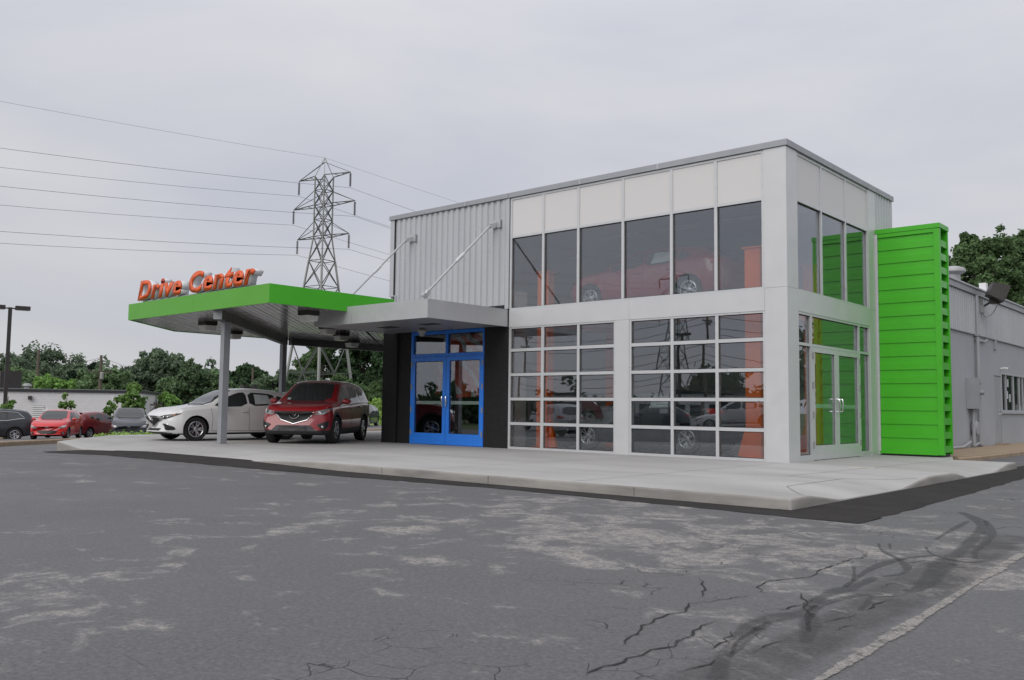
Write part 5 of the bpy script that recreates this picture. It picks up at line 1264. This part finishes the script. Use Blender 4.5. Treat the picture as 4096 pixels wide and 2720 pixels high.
def tree(name, label, base, h, w, leaf, seed, leaves=6000, size=.3, trunk_h=.28, group=None, lobes=46, shape='round', dens=1.0, cat='tree'):
    rnd = random.Random(seed); T = thing(name, label, cat, base, group, True)
    tr = MB(); cr = MB(); tb = h*.018+.05
    axis = [Vector((rnd.uniform(-.03, .03)*h*i/5, rnd.uniform(-.03, .03)*h*i/5, h*.93*i/5)) for i in range(6)]
    tr.tube([Vector((0, 0, -.3))]+axis[1:], [tb*1.5, tb, tb*.8, tb*.6, tb*.4, tb*.15], 8)
    zc = h*(trunk_h+1)/2; rz_ = h*(1-trunk_h)/2; tips = []
    for i in range(lobes):
        for _ in range(30):
            d = Vector((rnd.uniform(-1, 1), rnd.uniform(-1, 1), rnd.uniform(-1, 1)))
            if .15 < d.length < 1: break
        d = d.normalized()*(d.length**.5)
        if shape == 'cone': k = 1-(d.z*.5+.5); px = d.x*(k*.95+.06); py = d.y*(k*.95+.06)
        elif shape == 'wide': k = 1-.45*max(0, -d.z)-.25*max(0, d.z); px, py = d.x*k, d.y*k
        else: k = 1-.35*max(0, -d.z); px, py = d.x*k, d.y*k
        lr = (w*.5)*rnd.uniform(.24, .42)*(1 if shape != 'cone' else .55)
        p = Vector((px*(w/2-lr*.6), py*(w/2-lr*.6), zc+d.z*(rz_-lr*.5)))
        tips.append((p, lr))
    tot = sum(l*l for _, l in tips)
    for p, lr in tips:
        leaf_blob(cr, p, lr*1.25, int(leaves*2.6*dens*lr*lr/tot), size*.56, rnd, .85)
        # limb to the lobe
        t = max(.12, min(.9, (p.z-lr)/h*.8)); a = axis[int(t*5)]; a = Vector((a.x, a.y, t*h*.93)); mid = a.lerp(p, .5)+Vector((0, 0, -.04*h*rnd.random()))
        tr.tube([a, mid, p], [tb*.38, tb*.22, tb*.06], 5, False)
    link('trunk', tr.mesh('trunk', 'bark', True), T); link('crown', raw(cr, 'crown', leaf), T); return T
D2S = 1.7349
def bt(label, dx, dtop, dw, d, leaf, seed, **k):
    """tree given by where its crown shows: display x, top y, width, and how far off it stands"""
    sx = dx*D2S; b = spot(sx, d); g = gz(b.x, b.y)-.05; top = height_at(sx, dtop*D2S, d); h = top-g; w = dw*D2S/FOC*d
    k.setdefault('name', 'background_tree'); k.setdefault('group', 'trees along the horizon')
    nm = k.pop('name'); return tree(nm, label, (b.x, b.y, g), h, w, leaf, seed, **k)
bt('dark broad tree at the far left edge of the wood', 12, 816, 150, 135, 'leaf_haze', 1, leaves=6500, size=.5, trunk_h=.05)
bt('tall dark dome-shaped tree behind the left utility pole', 108, 808, 165, 140, 'leaf_haze', 2, leaves=8000, size=.5, trunk_h=.05)
bt('dark tree on the right shoulder of the left wood', 168, 836, 115, 130, 'leaf_haze', 3, leaves=6000, size=.48, trunk_h=.05)
bt('mid green tree above the white store roof at far left', 45, 852, 130, 105, 'leaf_haze_green', 4, leaves=6000, size=.4, trunk_h=.05)
bt('bright green round tree just above the white store roof', 128, 866, 92, 88, 'leaf_bright', 5, leaves=6000, size=.36, trunk_h=.1)
bt('dark pointed spruce left of the second utility pole', 168, 846, 42, 118, 'leaf_spruce', 6, leaves=4500, size=.36, trunk_h=.03, shape='cone', lobes=40)
bt('slender pointed spruce beside the second utility pole', 215, 836, 48, 120, 'leaf_spruce', 7, leaves=5000, size=.36, trunk_h=.03, shape='cone', lobes=40)
bt('mid green tree between spruce and second pole', 195, 852, 60, 125, 'leaf_haze_green', 8, leaves=5000, size=.42, trunk_h=.05)
bt('green tree right of the second utility pole', 258, 846, 110, 110, 'leaf_haze_green', 9, leaves=6000, size=.4, trunk_h=.05)
bt('dark green tree left of the big domed tree', 296, 846, 80, 115, 'leaf_haze', 10, leaves=5000, size=.42, trunk_h=.05)
bt('big spreading grey-green tree left of the front column', 363, 810, 128, 118, 'leaf_haze', 11, leaves=11000, size=.42, trunk_h=.1, lobes=40, shape='wide')
bt('lower green tree in front of the big spreading tree', 405, 872, 75, 95, 'leaf_haze_green', 12, leaves=5500, size=.38, trunk_h=.05)
bt('feathery light green tree left of the front column', 448, 832, 78, 92, 'leaf_grey', 13, leaves=4200, size=.34, trunk_h=.1, dens=.9)
bt('low lime green bush-like tree above the white car bonnet', 390, 905, 46, 78, 'leaf_bright', 14, leaves=3500, size=.3, trunk_h=.03)
bt('green tree just behind the front canopy column', 500, 862, 85, 100, 'leaf_haze_green', 15, leaves=6000, size=.38, trunk_h=.05)
bt('dark open-crowned tree right of the front column', 570, 836, 84, 125, 'leaf_dark', 16, leaves=6500, size=.42, trunk_h=.15, lobes=34)
bt('pale green tree left of the rear canopy column', 632, 862, 95, 105, 'leaf_far_haze', 17, leaves=6000, size=.4, trunk_h=.03)
bt('pale green tree behind the rear canopy column', 688, 846, 80, 112, 'leaf_far_haze', 18, leaves=6000, size=.42, trunk_h=.03)
bt('big leafy green tree behind the pylon legs', 745, 786, 110, 122, 'leaf_mid', 19, leaves=11000, size=.4, trunk_h=.08, lobes=38)
bt('huge dark tree right of the pylon legs', 835, 762, 150, 125, 'leaf_dark', 20, leaves=15000, size=.42, trunk_h=.04, lobes=46)
bt('dark tree filling in behind the black entrance wall', 905, 790, 110, 120, 'leaf_dark', 21, leaves=9000, size=.42, trunk_h=.04)
bt('low green tree under the huge dark tree', 800, 868, 95, 100, 'leaf_mid', 22, leaves=6000, size=.36, trunk_h=.02)
bt('low green tree beside the black entrance wall', 868, 878, 70, 95, 'leaf_mid', 23, leaves=5500, size=.36, trunk_h=.02)
bt('bright yellow-green bush behind the dark grey car', 868, 918, 46, 72, 'leaf_lime', 24, leaves=4500, size=.24, trunk_h=.0, name='bush', group='bushes', cat='bush')
bt('yellow-green bush at the edge of the black wall', 895, 922, 50, 70, 'leaf_lime', 25, leaves=4500, size=.24, trunk_h=.0, name='bush', group='bushes', cat='bush')
bt('tall maple rising behind the grey workshop roof', 2268, 512, 165, 46, 'leaf_mid', 26, leaves=17000, size=.20, trunk_h=.2, lobes=52, group='trees behind the workshop')
bt('second maple at the right edge behind the workshop', 2370, 516, 150, 50, 'leaf_mid', 27, leaves=15000, size=.21, trunk_h=.2, lobes=46, group='trees behind the workshop')
bt('lower maple crown showing over the workshop eaves', 2330, 580, 190, 54, 'leaf_dark', 28, leaves=14000, size=.22, trunk_h=.15, lobes=40, group='trees behind the workshop')
for i, (dx, dt, dw, lb) in enumerate([(22, 906, 38, 'thin young tree beside the parking lot lamp post'), (157, 909, 36, 'thin young tree behind the bright red hatchback'), (260, 924, 28, 'thin young tree behind the wine red hatchback'), (308, 878, 56, 'leafy light green young tree left of the grey minivan roof')]):
    bt(lb, dx, dt, dw, 56 if i < 3 else 54, 'leaf_sapling', 40+i, leaves=420 if i < 3 else 2200, size=.19, trunk_h=.22, lobes=14 if i < 3 else 24, name='young_tree', group='young trees by the white store')
# low wood closing the horizon behind the single trees
def wood(name, label, pts, seed, leaf):
    rnd = random.Random(seed); mb = MB()
    for (x, y, h, r) in pts:
        for _ in range(5): leaf_blob(mb, (x+rnd.uniform(-r, r), y+rnd.uniform(-r, r), gz(x, y)+h*rnd.uniform(.25, .85)), r*.8, 300, .5, rnd, .9)
    o = link(name, raw(mb, name, leaf)); tag(o, label, 'wood', kind='stuff')
rnd = random.Random(9); pts = []
for sx in range(-200, 1620, 55):
    b = spot(sx, rnd.uniform(140, 155)); pts.append((b.x, b.y, rnd.uniform(4.5, 6.5), 4))
wood('distant_wood', 'continuous dark band of distant woodland under the single trees', pts, 10, 'leaf_haze')
pts = []
for i in range(40):
    a = radians(150+i*2.6); d = rnd.uniform(115, 150); pts.append((CAM.x+sin(a)*d, CAM.y+cos(a)*d, rnd.uniform(4, 7), 4))
wood('wood_across_road', 'woodland across the road reflected in the showroom glass', pts, 11, 'leaf_dark')
pts = []  # unseen trees, added so the red SUV's side reflects something dark
for i in range(26):
    b = Vector((-62+i*3.2, 62+8*sin(i*1.7), 0)); pts.append((b.x, b.y, rnd.uniform(6, 10), 4.5))
wood('unseen_mirror_wood', 'unseen dark woodland added behind the workshop to darken the side of the red SUV', pts, 13, 'leaf_dark')
# low weeds by the kerb
mb = MB(); rnd = random.Random(4)
for i in range(60):
    t = rnd.random(); x = lerp(-31.0, -31.9, t)+rnd.uniform(-.7, .1); y = lerp(1.2, 5.2, t); leaf_blob(mb, (x, y, gz(x, y)+.15), .3, 40, .07, rnd, .7)
tag(link('weeds', raw(mb, 'weeds', 'leaf_lime')), 'low green weeds along the tan kerb', 'weeds', kind='stuff')
mb = MB()
for i in range(9000):
    a = rnd.random(); b = rnd.random(); x = lerp(-62, -36, a); y = lerp(26, 48, b); h = rnd.uniform(.25, .6); q = rnd.uniform(0, 6.28); z = gz(x, y)-.1
    o = len(mb.v); mb.v += [(x-cos(q)*.06, y-sin(q)*.06, z), (x+cos(q)*.06, y+sin(q)*.06, z), (x+rnd.uniform(-.2, .2), y+rnd.uniform(-.2, .2), z+h)]; mb.f.append((o, o+1, o+2)); mb.mi.append(0)
tag(link('tall_grass', raw(mb, 'tall_grass', 'leaf_lime')), 'tall yellow-green grass beyond the lot behind the red SUV', 'grass', kind='stuff')

# ------------------------------------------------------------------ pylons and cables
def pylon(loc, label):
    T = thing('transmission_pylon', label, 'pylon', loc, 'pylons', True, radians(8))
    zt = 31.5; zb = 0
    def hs(z): return .75 if z >= 22 else .75+(22-z)/22*2.45
    lv = [0, 9.3, 12.8, 16.0, 19.1, 22.0, 24.0, 25.75, 27.5, 29.2]
    def cn(z): h = hs(z); return [Vector((sx*h, sy*h, z)) for sx, sy in ((1, 1), (-1, 1), (-1, -1), (1, -1))]
    for i in range(4):
        m = MB()
        for a, b in zip(lv, lv[1:]): m.bar(cn(a)[i], cn(b)[i], .24 if b < 14 else (.18 if b < 20 else .13))
        m.bar(cn(29.2)[i], (0, 0, zt), .08); m.lathe([(.55, -.4), (.32, .5), (.0, .6)], (cn(0)[i].x, cn(0)[i].y, 0), 10)
        m.build('leg', 'galv', T)
    m = MB()
    for a, b in zip(lv, lv[1:]):
        A, B = cn(a), cn(b)
        for i in range(4):
            j = (i+1) % 4
            if a == 0:   # splayed foot: each face folds to its middle
                C_ = cn(5.9); md = (C_[i]+C_[j])/2; BB = cn(b); b0 = cn(1.2)
                for q_ in (BB[i], BB[j]): m.bar(q_, md, .10)
                for q_ in (C_[i], C_[j]): m.bar(q_, md, .08)
                for q_ in (b0[i], b0[j]): m.bar(q_, md, .09)
                continue
            m.bar(A[i], B[j], .075); m.bar(A[j], B[i], .075); m.bar(A[i], A[j], .07)
    m.build('lattice', 'galv_dark', T)
    for z, ln in ((29.2, 4.2), (25.75, 5.0), (22.0, 4.2)):
        for s in (1, -1):
            m = MB(); h = hs(z); tip = Vector((s*ln, 0, z))
            m.bar((s*h, h, z), tip, .09); m.bar((s*h, -h, z), tip, .09); up_ = min(31.4, z+1.75); hu = hs(up_)
            m.bar((s*hu*(.05 if z > 29 else 1), hu*(.05 if z > 29 else 1), up_), tip, .06); m.bar((s*hu*(.05 if z > 29 else 1), -hu*(.05 if z > 29 else 1), up_), tip, .06)
            for f_ in (.35, .65): m.bar(Vector((s*h, h, z)).lerp(tip, f_), Vector((s*h, -h, z)).lerp(tip, f_), .05)
            AR = m.build('cross_arm', 'galv_dark', T)
            I = MB(); prof = [(0, 0)]
            for k in range(12): prof += [(.03, -.15-k*.13), (.14, -.19-k*.13), (.14, -.22-k*.13), (.03, -.25-k*.13)]
            prof += [(0, -1.85)]; I.lathe(prof, tip, 8); I.build('insulator', 'insulator', AR)
    return T
PY = [(-78.4, 47.6), (-84.5, -138.0), (-72.3, 233)]
pylon((*PY[0], gz(*PY[0])-.6), 'tall lattice steel transmission pylon standing behind the green canopy')
pylon((*PY[1], -2.4), 'far lattice pylon across the road reflected in the showroom glass')
def cable(a, b, sag, label, r=.017, n=26, group='power cables'):
    a, b = Vector(a), Vector(b); pts = []
    for i in range(n+1): t = i/n; q = a.lerp(b, t); q.z -= sag*4*t*(1-t); pts.append(q)
    o = MB().tube(pts, r, 5).build('power_cable', 'wire', None); tag(o, label, 'cable', group)
zb = {0: gz(*PY[0])-.6, 1: -2.4, 2: -1.5}
names = {(0, 1): 'upper', (1, 1): 'middle', (2, 1): 'lower'}
for i, (j, dirn) in enumerate(((1, 'left'), (2, 'right'))):
    cable((*PY[0], zb[0]+31.5), (*PY[j], zb[j]+31.5), 3.5, 'thin earth wire from the pylon tip running %s' % dirn, .012)
    for lvl, (z, ln) in enumerate(((29.2, 4.2), (25.75, 5.0), (22.0, 4.2))):
        for s, sn in ((1, 'near'), (-1, 'far')):
            cable((PY[0][0]+s*ln*cos(radians(8)), PY[0][1]+s*ln*sin(radians(8)), zb[0]+z-1.85), (PY[j][0]+s*ln*cos(radians(8)), PY[j][1]+s*ln*sin(radians(8)), zb[j]+z-1.85), 5.2, '%s %s-side power cable from the pylon running %s' % (('upper', 'middle', 'lower')[lvl], sn, dirn))
# ------------------------------------------------------------------ utility poles
def upole(sx, sy, d, label, arms, tr=False, loc=None, h=None):
    if loc is None:
        b = spot(sx, d); g = gz(b.x, b.y)-.1; h = height_at(sx, sy, d)-g
    else: b = Vector((*loc, 0)); g = gz(b.x, b.y)-.1
    T = thing('utility_pole', label, 'utility pole', (b.x, b.y, g), 'utility poles', True)
    MB().tube([(0, 0, -.3), (0, 0, h*.5), (0, 0, h)], [.19, .16, .12], 9).build('pole', 'wood_pole', T, True)
    for z in arms:
        A = MB().box(-.06, -1.15, h-z-.06, .06, 1.15, h-z+.06).bar((0, .75, h-z), (0, 0, h-z-.7), .05).bar((0, -.75, h-z), (0, 0, h-z-.7), .05).build('cross_arm', 'wood_pole', T)
        for y in (-1.05, -.5, .5, 1.05): MB().lathe([(0, 0), (.05, .02), (.06, .1), (.03, .16), (0, .17)], (0, y, h-z+.06), 8).build('insulator', 'insulator', A, True)
    if tr: MB().lathe([(0, 0), (.17, 0), (.17, .6), (.13, .65), (0, .66)], (.3, 0, h-2.3), 14).build('transformer', 'galv', T, True)
    return Vector((b.x, b.y, g+h)), T
p1, _ = upole(88*D2S, 806*D2S, 98, 'tall wooden utility pole above the white store, left of the spruce', [3.4, 4.9])
p2, _ = upole(233*D2S, 819*D2S, 95, 'wooden utility pole with crossarms right of the slender spruce', [1.6, 3.9], True)
p3, _ = upole(584*D2S, 848*D2S, 110, 'thin wooden utility pole right of the front column', [4.5])
p4, _ = upole(345*D2S, 918*D2S, 74, 'short wooden utility pole behind the grey minivan', [.5])
p5, _ = upole(176*D2S, 892*D2S, 120, 'short wooden utility pole peeping over the white store roof', [2.0])
q0 = spot(-400, 100)
cable(p1-Vector((0, 0, .2)), (q0.x, q0.y, p1.z+.6), 1.0, 'distribution wire left of the first utility pole', .015, group='street wires')
cable(p1-Vector((0, 0, .2)), p2-Vector((0, 0, .2)), .7, 'distribution wire between the first and second utility poles', .015, group='street wires')
cable(p2-Vector((0, 0, .2)), p3-Vector((0, 0, 1.2)), 1.2, 'distribution wire between the second pole and the column', .015, group='street wires')
cable(p2-Vector((0, 0, 1.7)), p3-Vector((0, 0, 2.2)), 1.4, 'lower wire between the second pole and the column', .015, group='street wires')
r1, _ = upole(0, 0, 0, 'utility pole across the road reflected in the right sectional door', [.6, 1.8], True, (-41, -71), 12.5)
r2_, _ = upole(0, 0, 0, 'utility pole across the road reflected at the left of the glass', [.6, 1.9], True, (-72, -77), 12.0)
r3, _ = upole(0, 0, 0, 'utility pole further down the road reflected in the left door', [.6], False, (-92, -60), 12.0)
for k, z in enumerate((0.1, 1.2, 1.9, 4.0, 5.0, 5.6)):
    cable(r1-Vector((0, 0, z)), r2_-Vector((0, 0, z)), .9+.1*k, 'street wire %s reflected in the showroom glass' % ('at the top', 'second from the top', 'third from the top', 'fourth from the top', 'fifth from the top', 'at the bottom')[k], .03, group='street wires')
    e_ = r1+(r1-r2_)*1.6; cable(r1-Vector((0, 0, z)), (e_.x, e_.y, r1.z-z), 2.4+.2*k, 'street wire %s running on past the reflected pole' % ('at the top', 'second from the top', 'third from the top', 'fourth from the top', 'fifth from the top', 'at the bottom')[k], .03, group='street wires')
# ------------------------------------------------------------------ lamp posts
def lamp_post(loc, h, label, rz):
    T = thing('lamp_post', label, 'lamp post', loc, 'parking lot lamp posts', True, rz)
    MB().box(-.095, -.095, 0, .095, .095, h).build('pole', 'dark_metal', T)
    MB().lathe([(.3, -.3), (.3, .3), (0, .32)], (0, 0, 0), 16).build('base', 'tan_concrete', T, True)
    for s in (1, -1):
        MB().bar((0, 0, h-.05), (s*.35, 0, h-.05), .07).build('arm', 'dark_metal', T)
        H_ = MB().prism([(s*.25, -.22), (s*1.0, -.22), (s*1.0, .22), (s*.25, .22)], h-.12, h+.10).build('lamp_head', 'dark_metal', T)
        MB().box(s*.32, -.17, h-.135, s*.94, .17, h-.121).build('lens', 'lens_white', H_)
b = spot(17*D2S, 58); lamp_post((b.x, b.y, gz(b.x, b.y)), height_at(17*D2S, 708*D2S, 58)-gz(b.x, b.y), 'brown twin-head parking lot lamp post at the left edge', radians(75))
lamp_post((-33, -52, gz(-33, -52)), 7.5, 'twin-head lamp post across the lot reflected in the right door', .4)
# small floodlight pair above the white car
b = spot(1000, 70); FT = thing('flood_lamp_pair', 'pair of dark floodlights on a stub pole above the white hatchback roof', 'floodlight', (b.x, b.y, gz(b.x, b.y)), None, True)
hh = height_at(1000, 1548, 70)-gz(b.x, b.y)
MB().tube([(0, 0, 0), (0, 0, hh-.15)], .06, 8).build('pole', 'dark_metal', FT)
for s in (-1, 1): MB().box(s*.25-.22, s*.25-.2, hh-.2, s*.25+.22, s*.25+.2, hh+.14).build('lamp_head', 'dark_metal', FT)
# ------------------------------------------------------------------ white store behind the cars
A = spot(-330, 72); B = spot(575, 69)
u = (B-A).normalized(); v = Vector((-u.y, u.x, 0))*1.0
if (A+v*10-CAM).length < (A-CAM).length: v = -v
WS = thing('white_store', 'long low white painted brick store with black roof edge behind the parked cars', 'building', (A.x, A.y, gz(A.x, A.y)))
zt = height_at(300, 1569, 70); zt2 = height_at(300, 1559, 70); g0 = -2.2
def wb(name, m, a0, a1, d0, d1, z0, z1, parent=None):
    mb = MB(); q = [A+u*a0+v*d0, A+u*a1+v*d0, A+u*a1+v*d1, A+u*a0+v*d1]
    mb.prism([(k.x, k.y) for k in q], z0, z1); return mb.build(name, m, parent or WS)
LW = (B-A).length
N = NT('white_brick'); br = N.n('ShaderNodeTexBrick', _Scale=1.0); br.inputs['Color1'].default_value = (.66, .645, .64, 1); br.inputs['Color2'].default_value = (.62, .61, .605, 1); br.inputs['Mortar'].default_value = (.57, .56, .555, 1)
br.inputs['Brick Width'].default_value = .4; br.inputs['Row Height'].default_value = .2; br.inputs['Mortar Size'].default_value = .012
cb = N.n('ShaderNodeCombineXYZ'); s_ = N.n('ShaderNodeSeparateXYZ'); N.l(N.tc.outputs['Object'], s_.inputs[0]); N.l(N.math('ADD', s_.outputs[0], s_.outputs[1]), cb.inputs[0]); N.l(s_.outputs[2], cb.inputs[1]); N.l(cb.outputs[0], br.inputs['Vector'])
N.set(Base_Color=br.outputs[0], Roughness=.75); MATS['white_brick'] = N.m
wb('wall', 'white_brick', 0, LW, 0, 14, g0, zt); wb('roof_edge', 'roof_black', -.1, LW+.1, -.12, 14.1, zt, zt2)
wb('roof', 'coping', 0, LW, .1, 14, zt2-.02, zt2+.03)
a_ = LW*.505; LV = wb('louvre_vent', 'galv', a_, a_+.72, -.03, 0, zt-1.9, zt-.95)
for k in range(7): wb('slat', 'white_paint', a_, a_+.72, -.09, -.031, zt-1.89+k*.135, zt-1.80+k*.135, LV)
wb('wall_lamp', 'dark_metal', LW*.485, LW*.485+.2, -.25, 0, zt-.55, zt-.3); wb('pipe', 'white_paint', LW*.86, LW*.86+.1, -.1, 0, zt-2.5, zt-.25)
for f_ in (.55, .83): wb('security_lamp', 'fixture', LW*f_, LW*f_+.3, -.2, 0, zt-1.35, zt-1.25)
q = A+u*LW*.425+v*3; MB().lathe([(.2, 0), (.2, .22), (.34, .25), (.30, .38), (.15, .44), (0, .45)], (q.x, q.y, zt2), 14).build('roof_vent', 'galv', WS, True)
q = A+u*LW*.335+v*3; MB().box(q.x-.7, q.y-.7, zt2, q.x+.7, q.y+.7, zt2+1.3).build('rooftop_unit', 'dark_metal', WS)
# house roof among the trees
b = spot(1170*1.0, 118); 
# low building with red arch across the road, in reflections
RB = thing('roadside_shop', 'low white shop with red arched front across the road, reflected in glass', 'building', (-55, -95, -1.2))
MB().box(-95, -104, -1.4, -50, -95, 2.2).build('wall', 'white_paint', RB); MB().box(-95.2, -104.2, 2.2, -49.8, -94.8, 2.6).build('roof_edge', 'roof_black', RB)
arc = [(-73+2.6*cos(t), .4+2.6*sin(t)) for t in [pi*i/14 for i in range(15)]]; arc2 = [(-73+1.6*cos(t), .1+1.6*sin(t)) for t in [pi*i/14 for i in range(15)]][::-1]
MB().prism(arc+arc2, -94.79, -94.3, 'y').build('arch', 'paint_wine', RB)
for k in range(6): MB().box(-68+k*3, -94.98, 0, -66+k*3, -94.7, 1.5).build('window', 'car_glass', RB)
